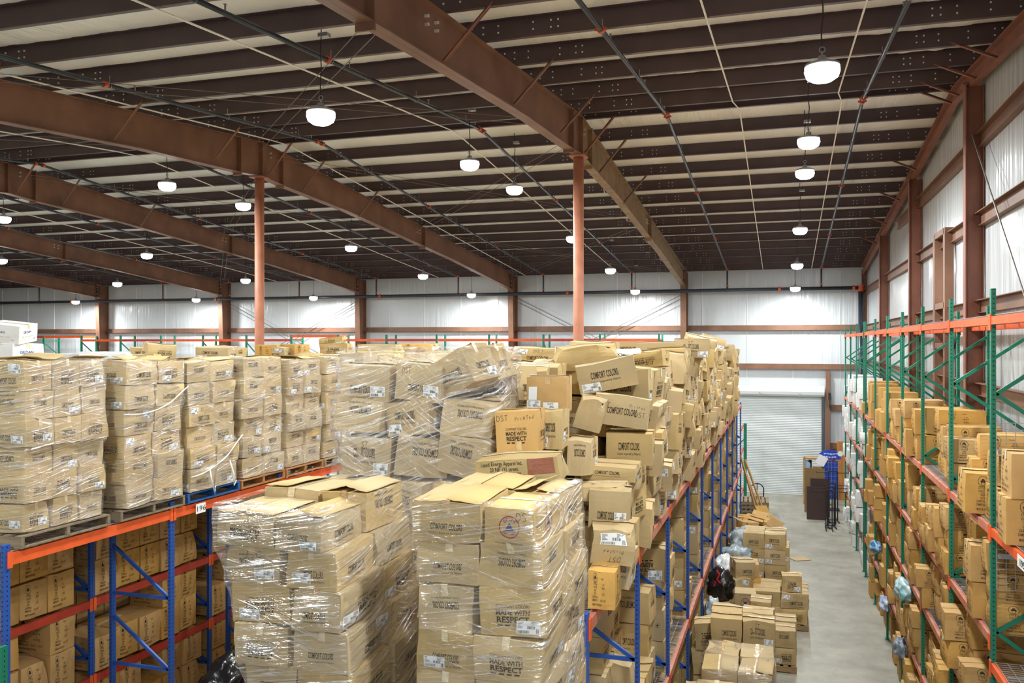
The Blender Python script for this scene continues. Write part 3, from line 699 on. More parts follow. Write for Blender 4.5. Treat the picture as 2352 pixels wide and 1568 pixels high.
# far wall girts
for i, z in enumerate((2.07, 3.62, 5.28, 6.88)):
    m = MB()
    segs = [(XL, -2.45), (1.62, XR)] if z < 5 else [(XL, XR)]
    for a, b in segs:
        m.box(((a + b) / 2, YB - .1, z), (b - a, .012, .2)); m.box(((a + b) / 2, YB - .06, z + .1), (b - a, .1, .012)); m.box(((a + b) / 2, YB - .15, z - .1), (b - a, .1, .012))
    struct(m, 'wall_girt', [M_STEEL], 'horizontal brown girt on the far wall, %s above the floor' % ('lowest' if i == 0 else nth(i)), cat='girt')
m = MB(); zt = roof(YB) - .1
m.box((XR - .1, YB - .2, zt / 2), (.2, .012, zt)); m.box((XR - .2, YB - .2, zt / 2), (.016, .2, zt)); struct(m, 'corner_column', [M_STEEL], 'slim brown corner column at the far end of the side wall', cat='column')
m = MB()
for x in [XR - 1.0 - 1.83 * k for k in range(28)]:
    m.box((x, YB - .012, 4.7), (.02, .024, 9.0))
struct(m, 'trim_2', [mat('vinyl_tape', srgb(236, 238, 240), .4)], 'white vertical seam tapes on the far wall insulation', cat='trim')
# rolling door
DX0, DX1 = -2.2, 1.44; DZ = 4.06
m = MB(); n = 58; pts = []
for i in range(n * 4 + 1):
    t = i / (n * 4); pts.append((YB - .1 - .014 * sin(i / 4 * 2 * pi) - .004, DZ * t))
for y, z in pts: m.v += [Vector((DX0, y, z)), Vector((DX1, y, z))]
for i in range(len(pts) - 1): m.f.append((2 * i, 2 * i + 1, 2 * i + 3, 2 * i + 2)); m.m.append(0)
door = struct(m, 'door_1', [mat('door_enamel', srgb(214, 220, 222), .35, noise_amt=.05, noise_scale=2)], 'wide white corrugated rolling door in the far wall', smooth=True, cat='door')
m = MB(); prof = [(YB - .04, DZ + .02), (YB - .3, DZ - .0), (YB - .42, DZ + .08), (YB - .45, DZ + .2), (YB - .4, DZ + .33), (YB - .3, DZ + .4), (YB - .04, DZ + .42)]
m.prism(prof, 0, DX0 - .1, DX1 + .1); h = build(m, 'door_hood', mat('hood_enamel', srgb(226, 230, 230), .3), door)
m = MB()
for x in (DX0 - .06, DX1 + .06): m.box((x, YB - .1, DZ / 2), (.1, .12, DZ)); m.box((x, YB - .18, DZ / 2), (.06, .04, DZ))
build(m, 'door_guide', mat('guide_grey', srgb(96, 98, 100), .4, metal=.4), door)
m = MB()
for x in (-1.0, .55): m.tube([(x, YB - .46, DZ + .16), (x + .08, YB - .48, DZ + .1)], .02, 8)
build(m, 'hood_bracket', M_GALV, door)
m = MB(); m.box((DX1 + .24, YB - .14, DZ / 2 + .5), (.16, .2, DZ + 1.1)); struct(m, 'door_jamb', [M_STEEL], 'brown steel jamb right of the rolling door', cat='jamb')
m = MB(); m.box((DX1 + .3, YB - .3, DZ + .02), (.1, .16, .3)); m.box((DX1 + .3, YB - .36, DZ - .3), (.05, .05, .3)); tag(build(m, 'door_operator', M_BLACK), 'black chain operator box beside the rolling door hood', 'door operator')
# ================================================================ pipes, cables, lights
def hbl(x, y, i, label):
    z = roof(y) - 1.02
    t = thing('high_bay_light', label, 'lamp', (x, y, z), group='high bay lamps under the roof')
    m = MB(); m.lathe([(0, .13), (.04, .13), (.05, .08), (.12, .06), (.185, .035), (.19, .008), (.0, .009)], 24); build(m, 'housing', M_GALV, t, True)
    m = MB(); m.lathe([(.186, .006), (.19, -.05), (.17, -.11), (.11, -.15), (0, -.165)], 24); build(m, 'lens', M_LENS, t, True)
    m = MB(); pts = [(0.012 * sin(q * 1.7 + i), .01 * cos(q * 1.3), .13 + q * (1.27 - .13) / 8) for q in range(9)]; m.tube(pts, .008, 6); build(m, 'power_cord', M_BLACK, t)
    m = MB(); m.tube([(0, 0, .12), (0, 0, .18)], .012, 8); m.tube([(.03 * cos(a), 0, .2 + .03 * sin(a)) for a in [k * pi / 6 for k in range(13)]], .006, 6); build(m, 'hook', M_GALV, t)
    m = MB(); m.box((.05, 0, 1.03), (.14, .1, .05)); build(m, 'junction_box', M_GALV, t)
    l = bpy.data.lights.new('lamp_light', 'AREA'); l.shape = 'DISK'; l.size = .36; l.energy = LAMP_W; l.color = LAMP_COL
    lo = bpy.data.objects.new('lamp_light', l); C.objects.link(lo); lo.location = (x, y, z - .165)
M_LENS = mat('lamp_lens', (1, 1, 1, 1), .3, emis=40)
rows = [(.4, 'row over the right aisle'), (-5.9, 'second row from the right'), (-13.2, 'third row from the right'), (-21.1, 'fourth row from the right'), (-27.6, 'fifth row from the right'), (-35.0, 'sixth row from the right')]
i = 0
for x, nm in rows:
    ly = [4.4, 10.2, 15.9, 18.85, 24.55, 30.25, 35.6]
    if x < -8: ly = [4.4, 10.2, 16.1, 18.95, 24.7, 30.45, 35.8]
    if x < -25: ly = [10.2, 18.95, 24.7, 30.5, 35.75]
    if x > -1: ly = [-1.2] + ly
    for k, y in enumerate(ly):
        hbl(x, y, i, 'round white LED high bay lamp, %s in the %s' % (nth(k), nm)); i += 1
# sprinkler branch lines
for i, (x, nm) in enumerate(((1.4, 'over the right aisle'), (-2.25, 'just right of the first rafter'), (-6.2, 'left of the first rafter'), (-10.1, 'right of the second rafter'), (-14.1, 'left of the second rafter'), (-18.2, 'right of the third rafter'), (-22.3, 'left of the third rafter'), (-26.2, 'right of the fourth rafter'), (-30.2, 'left of the fourth rafter'), (-34.2, 'near the fifth rafter'), (-38.2, 'left of the fifth rafter'))):
    t = thing('sprinkler_pipe', 'thin dark sprinkler branch pipe %s' % nm, 'pipe', (x, YR, RZ - .12), group='sprinkler branch pipes under the roof')
    P = lambda y, dz=0: (0, y - YR, roof(y) - RZ + dz)
    m = MB(); m.tube([P(YF + .3), P(YR - .1), P(YR + .1), P(YB - .92)], .033, 10); m.tube([P(YB - .92), (0, YB - .92 - YR, 8.45 - RZ + .12)], .033, 10); build(m, 'pipe_run', M_PIPE, t, True)
    for y in (YR - 6.5, YR - .12, YR + .12, YR + 6.3, YR + 12.6, YB - 1.1):
        m = MB(); p = Vector(P(y)); m.tube([p - Vector((0, .035, 0)), p + Vector((0, .035, 0))], .052, 12); m.box(p, (.15, .03, .035)); build(m, 'coupling', M_COUP, t)
    m = MB(); m.tube([(0, YB - .92 - YR, roof(YB - .92) - RZ - .03), (0, YB - .92 - YR, roof(YB - .92) - RZ + .03)], .055, 12); m.tube([(0, YB - .92 - YR, 8.56 - RZ + .12), (0, YB - .92 - YR, 8.62 - RZ + .12)], .055, 12); build(m, 'elbow_coupling', M_COUP, t)
    for y in [8, 11, 14, 16.5, 20, 23, 26, 29, 32, 35]:
        m = MB(); p = Vector(P(y)); m.tube([p + Vector((0, 0, .035)), p + Vector((0, 0, .16))], .005, 6); m.tube([p + Vector((.04 * cos(a), 0, .04 * sin(a))) for a in [k * pi / 5 for k in range(11)]], .005, 6); build(m, 'pipe_hanger', M_GALV, t)
        m = MB(); p = Vector(P(y + .55)); m.tube([p + Vector((0, 0, .03)), p + Vector((0, 0, .1))], .012, 6); m.box(p + Vector((0, 0, .105)), (.035, .035, .006)); build(m, 'sprinkler_head', M_GALV, t)
t = thing('sprinkler_main', 'thick black sprinkler main running along the far wall', 'pipe', (0, YB - .92, 8.42))
m = MB(); m.tube([(XL + .5, 0, 0), (XR - .35, 0, 0)], .075, 14); build(m, 'pipe_run', M_PIPE, t, True)
for x in (2.6, -.2, -9, -18, -27, -36):
    m = MB(); m.tube([(x - .05, 0, 0), (x + .05, 0, 0)], .1, 14); build(m, 'coupling', M_COUP, t)
m = MB(); m.tube([(XR - .35, 0, 0), (XR - .28, 0, 0)], .11, 14); m.tube([(XR - .3, 0, .12), (XR - .3, 0, -.14)], .11, 14); build(m, 'elbow', M_COUP, t)
m = MB(); m.tube([(XR - .3, 0, -.1), (XR - .3, 0, -8.4)], .09, 14); build(m, 'riser', M_PIPE, t, True)
# white conduits under the purlins and wire runs
for i, (x, nm) in enumerate(((-.95, 'left of the aisle lamps'), (.95, 'beside the aisle lamps'), (-7.0, 'left of the first rafter'), (-11.2, 'beside the second rafter'), (-15.4, 'between second and third rafters'), (-20.2, 'left of the third rafter'), (-24, 'beside the fourth rafter'))):
    m = MB(); P = lambda y: (x, y, roof(y) - .035)
    m.tube([P(YF + .4), P(YR - .35)], .014, 6); m.tube([P(YR - .35), (x + .1, YR + .3, roof(YR + .3) - .03)], .012, 6); m.tube([(x + .1, YR + .3, roof(YR + .3) - .035), (x + .1, YB - .4, roof(YB - .4) - .035)], .014, 6)
    tag(build(m, 'conduit', M_WHITEP), 'thin white conduit under the purlins %s' % nm, 'conduit')
rr = random.Random(3)
for i, (x0, x1, y0, y1) in enumerate(((FR[0], FR[1], 8.5, YR - .3), (FR[1], FR[0], 8.5, YR - .3), (FR[1], FR[2], 8.5, YR - .3), (FR[2], FR[1], 8.5, YR - .3), (FR[0], FR[1], YR + .4, 26.4), (FR[1], FR[0], YR + .4, 26.4), (FR[1], FR[2], YR + .4, 26.4), (FR[2], FR[1], YR + .4, 26.4), (FR[0], FR[1], 26.6, 36.7), (FR[1], FR[0], 26.6, 36.7), (FR[2], FR[3], 26.6, 36.7), (FR[3], FR[2], 26.6, 36.7))):
    m = MB(); m.tube([(x0, y0, roof(y0) - .18), (x1, y1, roof(y1) - .18)], .006, 5); m.tube([(x0, y0 + .25, roof(y0) - .24), (x1, y1 + .25, roof(y1) - .24)], .006, 5)
    tag(build(m, 'roof_brace_cable', M_CABLE), 'pair of thin diagonal roof cables crossing a bay', 'cable', 'crossed roof bracing cables')
for i, (a, b, w) in enumerate(((0, 1, 'behind the tall pile and pipe column'), (2, 3, 'behind the wrapped stacks'))):
    for d in (0, 1):
        p0, p1 = (FR[a], FR[b]) if d == 0 else (FR[b], FR[a]); m = MB()
        for o in (0, .16): m.tube([(p0, YB - .3 - o * .3, 8.35 - o), (p1, YB - .3 - o * .3, 4.6 - o)], .014, 6)
        tag(build(m, 'wall_brace_cable', M_CABLE), 'thin cable sloping %s on the far wall %s' % ('down leftward' if d == 0 else 'down rightward', w), 'cable')
m = MB(); m.tube([(XR - .2, 15.9, 9.7), (XR - .2, 9.3, 4.0)], .013, 6); tag(build(m, 'wall_brace_cable', M_CABLE), 'thin steel cable slanting along the side wall above the green rack', 'cable')
# loose wire hanging along the first rafter
for i, (x, s) in enumerate(((FR[0] - .25, 1), (FR[1] - .3, 2))):
    m = MB(); r = random.Random(s); pts = []
    for k in range(60):
        y = 7 + k * .48; pts.append((x + .18 * sin(k * .9 + s) + r.uniform(-.05, .05), y, roof(y) - .12 - .22 * abs(sin(k * .45)) - (.0)))
    m.tube(pts, .009, 5); tag(build(m, 'loose_wire', M_WHITEP, smooth=True), 'loose pale wire looping beside the %s rafter' % ('first' if i == 0 else 'second'), 'wire')

# ================================================================ racking
def post_mesh(mb, x, y, h, mtl, wy=.076, wx=.045, z0=0):
    # four separate faces so that the hole pattern runs centred on each
    for (a, b, nx) in (((-1, -1), (1, -1), 0), ((1, -1), (1, 1), 1), ((1, 1), (-1, 1), 0), ((-1, 1), (-1, -1), 1)):
        w = (wx if nx == 0 else wy) / 2; o = len(mb.v)
        for (sx, sy), u in ((a, -w), (b, w)):
            for z in (z0, h): mb.v.append(Vector((x + sx * wx / 2, y + sy * wy / 2, z))); mb.uv.append((u, z))
        mb.f.append((o, o + 2, o + 3, o + 1)); mb.m.append(0)
    o = len(mb.v)
    for sx, sy in ((-1, -1), (1, -1), (1, 1), (-1, 1)): mb.v.append(Vector((x + sx * wx / 2, y + sy * wy / 2, h))); mb.uv.append((.5, 0))
    mb.f.append((o, o + 1, o + 2, o + 3)); mb.m.append(0)
def wire_deck(w, d, name='wire_deck'):
    m = MB()
    k = int(w / .06)
    for i in range(k + 1): m.box((0, -w / 2 + i * w / k, 0), (d, .005, .005))
    j = int(d / .11)
    for i in range(j + 1): m.box((-d / 2 + i * d / j, 0, .005), (.005, w, .005))
    for y in (-w / 3, 0, w / 3): m.box((0, y, -.02), (d - .06, .05, .03), 1)
    return m.mesh(name, [M_WIRE, M_GALV])
def rack(name, label, x0, x1, ys, levels, posth, mp, mb_, mbeam, face, beam_h=.1, brace='z', decks=(), skip=(), alt={}):
    """x0..x1 depth of the rack, ys frame positions, face: x side facing the aisle (1 or -1)."""
    t = thing(name, label, 'rack'); d = x1 - x0
    for i, y in enumerate(ys):
        for nm, x in (('front_post', x1 if face > 0 else x0), ('rear_post', x0 if face > 0 else x1)):
            m = MB(); m.uv = []; xx = x + (-.0225 if x == x1 else .0225); post_mesh(m, xx, y, posth, mp); build(m, nm, mp, t)
            m = MB(); m.box((xx, y, .004), (.1, .13, .008)); build(m, 'foot_plate', mb_, t)
        z = .15; s = 1; 
        while z < posth - .5:
            m = MB(); a, b = (x1 - .05, x0 + .05) if (s > 0) else (x0 + .05, x1 - .05)
            step = .62
            m.bar((a, y, z), (b, y, min(z + step, posth - .1)), .03, .04); build(m, 'brace', mb_, t); 
            if brace == 'h': m = MB(); m.bar((x0 + .05, y, z), (x1 - .05, y, z), .03, .04); build(m, 'brace', mb_, t); z += step * 1.5
            else: s = -s; z += step
    for bi, (ya, yb) in enumerate(zip(ys, ys[1:])):
        for li, z in enumerate(levels):
            if (bi, li) in skip: continue
            z = alt.get((bi, li), z)
            for nm, x in (('front_beam', x1 - .02 if face > 0 else x0 + .02), ('rear_beam', x0 + .02 if face > 0 else x1 - .02)):
                m = MB(); L = yb - ya - .076; q = face if nm == 'front_beam' else -face
                m.box((x + q * .005, (ya + yb) / 2, z - beam_h / 2), (.04, L, beam_h)); m.box((x - q * .02, (ya + yb) / 2, z - beam_h / 2 - .012), (.05, L, beam_h - .024))
                mt_ = M_ORANGE if z > 6 or (name.startswith('green') and bi == 0) else mbeam[(bi + li) % len(mbeam)]; o = build(m, nm, mt_, t)
                m = MB()
                for e in (-1, 1):
                    m.box((x + q * .028, (ya + yb) / 2 + e * (L / 2 + .012), z - .06), (.012, .06, .17))
                build(m, 'beam_connector', M_ORANGE, o)
            if decks == 'all' or (bi, li) in decks:
                link('wire_deck', DECKM.setdefault((round(yb - ya, 2), round(d, 2)), None) or DECKM.update({(round(yb - ya, 2), round(d, 2)): wire_deck(yb - ya - .12, d - .06)}) or DECKM[(round(yb - ya, 2), round(d, 2))], t, ((x0 + x1) / 2, (ya + yb) / 2, z + .012))
    return t
DECKM = {}
PI_ = 2.47
# green rack along the right wall
GY = [7.6, 10.09, 12.45, 14.88, 17.32, 19.76, 22.3, 24.85, 25.4, 27.9, 30.4, 32.9]
GX0, GX1 = 2.05, 3.02; GL = [1.05, 2.19, 3.2, 4.34, 6.54]
rack('green_pallet_rack', 'tall green and orange pallet rack standing along the right side wall', GX0, GX1, GY, GL, 6.83, M_GREENP, M_GREEN, [M_ORANGE2], -1, .085, 'z', decks=[(b, l) for b in range(0, 7) for l in range(5)] , skip={(7, l) for l in range(5)}, alt={(0, 2): 2.94})
# blue rack rows under the central pile
BYS = [4.08 + PI_ * k for k in range(12)]
rack('blue_pallet_rack', 'blue and orange rack facing the aisle, buried under loose cartons', -2.52, -1.45, BYS, [1.87, 4.1], 4.17, M_BLUEP, M_BLUE, [M_ORANGE2], 1, .1, 'h', decks='all', alt={(0, 1): 3.6})
rack('blue_pallet_rack', 'blue rack standing back to back behind the aisle rack of cartons', -3.72, -2.65, BYS, [1.87, 4.1], 4.17, M_BLUEP, M_BLUE, [M_RED], -1, .1, 'h', decks=[(b, 1) for b in range(11)], alt={(0, 1): 3.6})
# left rows
LYS = [6.85 + 2.5 * k for k in range(11)]
lr = rack('blue_pallet_rack', 'blue rack carrying wrapped pallets on one high orange beam level', -8.56, -7.58, LYS, [.8, 4.1], 4.2, M_BLUEP, M_BLUE, [M_ORANGE], 1, .12, 'h', decks=[(b, l) for b in range(5) for l in range(2)])
rack('blue_pallet_rack', 'blue rack of brown cartons seen under the wrapped pallet row', -9.92, -8.87, LYS[:5], [.75, 1.78, 2.81, 4.1], 4.2, M_BLUEP, M_BLUE, [M_RED], 1, .1, 'h', decks=[(b, 3) for b in range(4)])
for p, yb, zb, tx in ((lr, 9.85, 4.03, '196'),):
    m = MB(); m.box((-7.53, yb, zb), (.004, .2, .13)); o = build(m, 'rack_number_plate', M_LAB, p); vs, fs, w = glyphs(tx, 0); m = MB()
    m.add([Vector((-7.527, yb + a * .1, zb + (b - .5) * .07)) for a, b in vs], fs); build(m, 'plate_number', M_INK, o)
# rack along the far wall
FX = [-4.93 - PI_ * k for k in range(6)] + [-21.1 - PI_ * k for k in range(3)] + [-34.45, -36.6]
FXS = sorted([-4.93 - PI_ * k for k in range(16)])
t = thing('green_pallet_rack', 'long empty green and orange rack standing against the far wall', 'rack', (0, 36.2, 0))
for i, x in enumerate(FXS):
    m = MB(); m.uv = []; post_mesh(m, x, -.5, 6.62, M_GREENP, .076, .076); build(m, 'front_post', M_GREENP, t)
    m = MB(); m.uv = []; post_mesh(m, x, .5, 6.62, M_GREENP, .076, .076); build(m, 'rear_post', M_GREENP, t)
    m = MB(); m.bar((x, -.46, 6.35), (x, .46, 6.35), .03, .05); m.bar((x, -.46, 6.25), (x, .46, 5.6), .03, .05); m.bar((x, -.46, 5.5), (x, .46, 5.5), .03, .05); build(m, 'brace', M_GREEN, t)
for i, (a, b) in enumerate(zip(FXS, FXS[1:])):
    z = 6.56 if i in (8, 2, 1, 0) else 6.37
    for y in (-.52, .52):
        m = MB(); m.box(((a + b) / 2, y, z), (b - a - .07, .05, .11)); build(m, 'front_beam' if y < 0 else 'rear_beam', (M_ORANGE, M_RED, M_ORANGE)[i % 3], t)
    for z in (4.2, 2.2):
        m = MB(); m.box(((a + b) / 2, -.52, z), (b - a - .07, .05, .11)); build(m, 'front_beam', M_ORANGE, t)
# ================================================================ pallets and stretch film
def pallet(x, y, z, dx, dy, rz, mtl, label, group=None):
    t = thing('wooden_pallet', label, 'pallet', (x, y, z), rz, group)
    r = random.Random(int(x * 97 + y * 31))
    for s in (-1, 0, 1):
        m = MB(); m.box((0, s * (dy / 2 - .02), .065), (dx, .04, .09)); build(m, 'stringer', mtl, t)
    n = 7
    for i in range(n):
        w = .1; m = MB(); m.box((-dx / 2 + w / 2 + (dx - w) * i / (n - 1), 0, .121), (w * r.uniform(.85, 1.1), dy, .018)); build(m, 'deck_board', mtl, t)
    for i in range(3):
        m = MB(); m.box((-dx / 2 + .05 + (dx - .1) * i / 2, 0, .011), (.1, dy, .018)); build(m, 'bottom_board', mtl, t)
    return t
def hull(P):
    P = sorted(set((round(a, 4), round(b, 4)) for a, b in P)); 
    def half(Q):
        h = []
        for p in Q:
            while len(h) > 1 and (h[-1][0] - h[-2][0]) * (p[1] - h[-2][1]) - (h[-1][1] - h[-2][1]) * (p[0] - h[-2][0]) <= 0: h.pop()
            h.append(p)
        return h
    a = half(P); b = half(P[::-1]); return a[:-1] + b[:-1]
def corners(o, dims):
    mw = Matrix.Translation(o.location) @ o.rotation_euler.to_matrix().to_4x4()
    return [mw @ Vector((a * dims[0] / 2, b * dims[1] / 2, c * dims[2])) for a in (-1, 1) for b in (-1, 1) for c in (0, 1)]
def film(layers, label, pad=.016, seed=1, slope=.4, mtl=None, top=.14, n=84, wr=.012, zlow=None, group='clear stretch wrap around pallet stacks', name='stretch_wrap'):
    """layers: (z0, z1, [corner points]); one closed skin drawn tight round the corners of every layer."""
    allp = [p for l in layers for p in l[2]]
    cx = sum(p[0] for p in allp) / len(allp); cy = sum(p[1] for p in allp) / len(allp)
    def ray(h, th):
        dx, dy = cos(th), sin(th); best = 0
        for (ax, ay), (bx, by) in zip(h, h[1:] + h[:1]):
            ex, ey = bx - ax, by - ay; den = dx * ey - dy * ex
            if abs(den) < 1e-9: continue
            t = ((ax - cx) * ey - (ay - cy) * ex) / den; u = ((ax - cx) * dy - (ay - cy) * dx) / den
            if t > 0 and -1e-6 <= u <= 1 + 1e-6: best = max(best, t)
        return best
    H = [(a, b, hull([(p[0], p[1]) for p in P])) for a, b, P in layers]
    z0 = min(l[0] for l in layers) if zlow is None else zlow; z1 = max(l[1] for l in layers)
    # angles concentrated on the corners
    ths = [2 * pi * k / n for k in range(n)]
    RR = [[ray(h, t) for t in ths] for _, _, h in H]
    rowz = []; z = z0
    while z < z1: rowz.append(z); z += .035
    rowz.append(z1 + .006)
    m = MB(); m.uv = []; off = Vector((seed * 3.1, seed * 7.7, 0)); perim = []
    ring = []
    for z in rowz:
        rs = []
        for k in range(n):
            r = max(R_[k] - slope * max(0, a - z, z - b) for (a, b, _), R_ in zip(H, RR)) + pad
            r += abs(noise.noise(Vector((cos(ths[k]) * 2.2, sin(ths[k]) * 2.2, z * 9)) + off)) * wr + abs(noise.noise(Vector((ths[k] * 1.3, z * 26, 0)) + off)) * wr * .6
            rs.append(r)
        ring.append((z, rs))
    zt = z1 + .008
    if top: ring.append((zt + .006, [r - top * .5 - .05 * noise.noise(Vector((k * .3, seed, 0))) for k, r in enumerate(ring[-1][1])])); ring.append((zt + .01, [r - top * .6 - .09 * noise.noise(Vector((k * .3, seed, 0))) for k, r in enumerate(ring[-2][1])]))
    for z, rs in ring:
        for k in range(n + 1):
            t = ths[k % n]; m.v.append(Vector((cx + rs[k % n] * cos(t), cy + rs[k % n] * sin(t), z)))
            m.uv.append((2 * pi * k / n * .62, z + seed * 1.7))
    for j in range(len(ring) - 1):
        for k in range(n):
            a = j * (n + 1) + k; m.f.append((a, a + 1, a + n + 2, a + n + 1)); m.m.append(0)
    o = build(m, name, mtl or M_FILM, None, True); tag(o, label, 'plastic wrap', group); return o
CORN = {(0, 0): 'front left', (1, 0): 'front right', (0, 1): 'rear left', (1, 1): 'rear right'}
LAY = ['bottom', 'second', 'third', 'fourth', 'fifth', 'sixth', 'seventh']
def stack(nm, x0, x1, y0, y1, z, heights, r, shift=lambda i: (0, 0), back_up=0, nx=2, ny=2, style='tan', jit=.022, rz=0, flabel=None, wrap=True, seed=1, var=None, top=.14, extra=None, slope=.4, only=None):
    """Layers of cartons on a pallet top at z, wrapped in film; nm names the stack in the labels."""
    layers = []; cx, cy = (x0 + x1) / 2, (y0 + y1) / 2; n = len(heights)
    for i, h in enumerate(heights):
        sx, sy = shift(i); fx = r.uniform(.42, .58); P = []; zmax = 0
        yi = r.uniform(.46, .54)
        for a in range(nx):
            for b in range(ny):
                bx0 = x0 + (x1 - x0) * ((0, fx, 1)[a] if nx == 2 else a / nx); bx1 = x0 + (x1 - x0) * ((0, fx, 1)[a + 1] if nx == 2 else (a + 1) / nx)
                by0 = y0 + (y1 - y0) * ((0, yi, 1)[b] if ny == 2 else b / ny); by1 = y0 + (y1 - y0) * ((0, yi, 1)[b + 1] if ny == 2 else (b + 1) / ny)
                w, d = bx1 - bx0 - r.uniform(.012, .04), by1 - by0 - r.uniform(.012, .04); jx, jy = r.uniform(-jit, jit) * .6, r.uniform(-jit, jit) * .6
                hh = h - (r.uniform(0, .025) if i == n - 1 else .004) + (back_up if i == n - 1 and b == ny - 1 else 0) + (back_up * .5 if i == n - 1 and b == 0 and back_up else 0)
                p = Vector(((bx0 + bx1) / 2 - cx + jx + sx, (by0 + by1) / 2 - cy + jy + sy, 0)); p.rotate(Euler((0, 0, rz))); p += Vector((cx, cy, z))
                if nx == 3 or ny == 3: where = 'cell %d' % (a * ny + b)
                side = ('left', 'right')[a] if nx == 2 else ('left', 'middle', 'right')[a]; fr = ('front', 'rear')[b] if ny == 2 else ('front', 'middle', 'rear')[b]
                lay = 'top' if i == n - 1 else LAY[i]
                st, va = style, None
                if extra and (i, a, b) in extra: st, va = extra[(i, a, b)]
                turn = (pi if r.random() < .4 else 0) if st == 'tan' else 0
                long_x = w >= d
                if st in ('delta',): dims, rot = (w, d, hh), 0
                elif long_x or r.random() < .35 and False: dims, rot = (w, d, hh), turn
                else: dims, rot = (d, w, hh), pi / 2 + turn
                o = put(st, p, dims, rz + rot + r.uniform(-.05, .05), '%s carton, %s %s of the %s layer, %s' % ('tan', fr, side, lay, nm) if st != 'delta' else 'carton printed with a red ring and blue triangle, top front of %s' % nm, 'wrapped cartons, ' + nm, 'wrapped_carton', r=r, var=va, tilt=(r.uniform(-.025, .025), r.uniform(-.03, .03)) if i else (0, 0), flaps=(r.choice((1, 2)) if i == n - 1 and 'front' in nm and st == 'tan' else (r.choice((0, 1)) if i == n - 1 else 0)))
                P += [(c.x, c.y) for c in corners(o, dims)]; zmax = max(zmax, z + hh)
        layers.append((z, zmax, P)); z += h
    if wrap: film(layers, flabel or 'clear stretch film wrapped around %s' % nm, seed=seed, top=top, slope=slope)
    return layers
r = random.Random(21)
# two leaning stacks in front, on the central racks
pallet(-1.74, 5.39, 3.625, .98, 1.1, 0, M_WOOD, 'wooden pallet under the front wrapped stack bearing the red ring emblem')
stack('red-ring front stack', -2.13, -1.33, 4.82, 5.98, 3.765, [.25, .25, .26, .285, .25, .24], r, lambda i: ((0, -.01, -.01, .0, -.01, -.03)[i], 0), extra={(5, 1, 0): ('delta', 0)}, seed=2)
pallet(-3.18, 5.2, 3.625, .98, 1.1, 0, M_WOOD, 'wooden pallet under the leaning front wrapped stack on the left')
stack('leaning front stack', -3.24, -2.45, 4.66, 5.8, 3.765, [.25, .25, .25, .245, .235, .16], r, lambda i: (.04 - .045 * i, -.01 * i), back_up=.11, seed=3, flabel='clear stretch film around the leaning front stack of cartons')
# ---- left row of wrapped pallets
LS = [('wrapped stack at the left edge', 7.02, 8.2, M_WOODG, 6, 'grey pallet below the wrapped stack at the left picture edge'),
      ('stack on the grey pallet', 8.42, 9.52, M_WOODG, 6, 'weathered grey pallet poking out over the blue post'),
      ('stack on the blue pallet', 9.64, 10.72, M_WOODB, 6, 'blue painted pallet on the high orange beam'),
      ('stack just past the blue pallet', 10.82, 11.9, M_WOODO, 6, 'orange-brown pallet just beyond the blue pallet'),
      ('second stack past the blue pallet', 12.02, 13.1, M_WOODO, 6, 'second orange-brown pallet beyond the blue pallet'),
      ('third stack past the blue pallet', 13.22, 14.3, M_WOOD, 6, 'third pallet beyond the blue pallet, mostly hidden')]
for i, (nm, y0, y1, pm, n, pl) in enumerate(LS):
    r = random.Random(50 + i)
    pallet(-8.07, (y0 + y1) / 2, 4.125, 1.05, y1 - y0 + .06, 0, pm, pl)
    tot = 1.74 + (.06, .03, 0, .02, -.02, 0)[i]; hs = [tot / n * r.uniform(.92, 1.08) for _ in range(n)]; k = tot / sum(hs); hs = [h * k for h in hs]
    sh = [(r.uniform(-.03, .035), r.uniform(-.03, .03)) for _ in range(n)]
    stack(nm, -8.58, -7.56, y0 + .02, y1 - .02, 4.27, hs, r, lambda q: sh[q], nx=2, ny=3 if i == 0 else 2, seed=5 + i, slope=.55, wrap=True)
    if i in (1, 2):
        m = MB()
        zz = 5.55 if i == 1 else 4.75
        pts = [(-7.5 + .01 * sin(q), y0 - .02 + (y1 - y0 + .06) * q / 12, zz + (.28 * (q / 12 - .5) if i == 1 else .45 * (q / 12 - .6)) - .12 * sin(pi * q / 12)) for q in range(13)]
        m.tube(pts, [.006 + .004 * abs(sin(q * 2.1)) for q in range(13)], 7); 
        if i == 2: m.tube([(-7.49, y0 + .35, 4.55), (-7.47, y0 + .36, 4.4), (-7.45, y0 + .4, 4.22), (-7.46, y0 + .43, 4.3)], .009, 6); m.tube([(-7.49, y0 + .8, 4.6), (-7.47, y0 + .86, 4.4), (-7.45, y0 + .84, 4.24), (-7.46, y0 + .9, 4.3)], .009, 6)
        tag(build(m, 'twisted_film_rope', mat('film_rope', (.85, .87, .88, 1), .25), None, True), 'twisted white film strand across the %s' % nm, 'plastic wrap')
# tops of the rest of that row and loose boxes lying on it
r = random.Random(77); cnt = 0
for j, y in enumerate([14.9 + 1.2 * k for k in range(13)]):
    for a in range(2):
        for b in range(2):
            dims = (.54, .5, .34); x = -8.34 + .54 * a; yy = y + .54 * b
            zt = 5.62 + r.uniform(-.08, .08)
            if j < 6: put('tan', (x, yy, zt), (.53, .52, .36), r.choice((0, pi)) + r.uniform(-.08, .08), 'tan carton %s %s on top of the %s stack behind the loose heap' % (('near', 'far')[b], ('left', 'right')[a], nth(j)), 'cartons on far wrapped stacks', 'wrapped_carton', r=r)
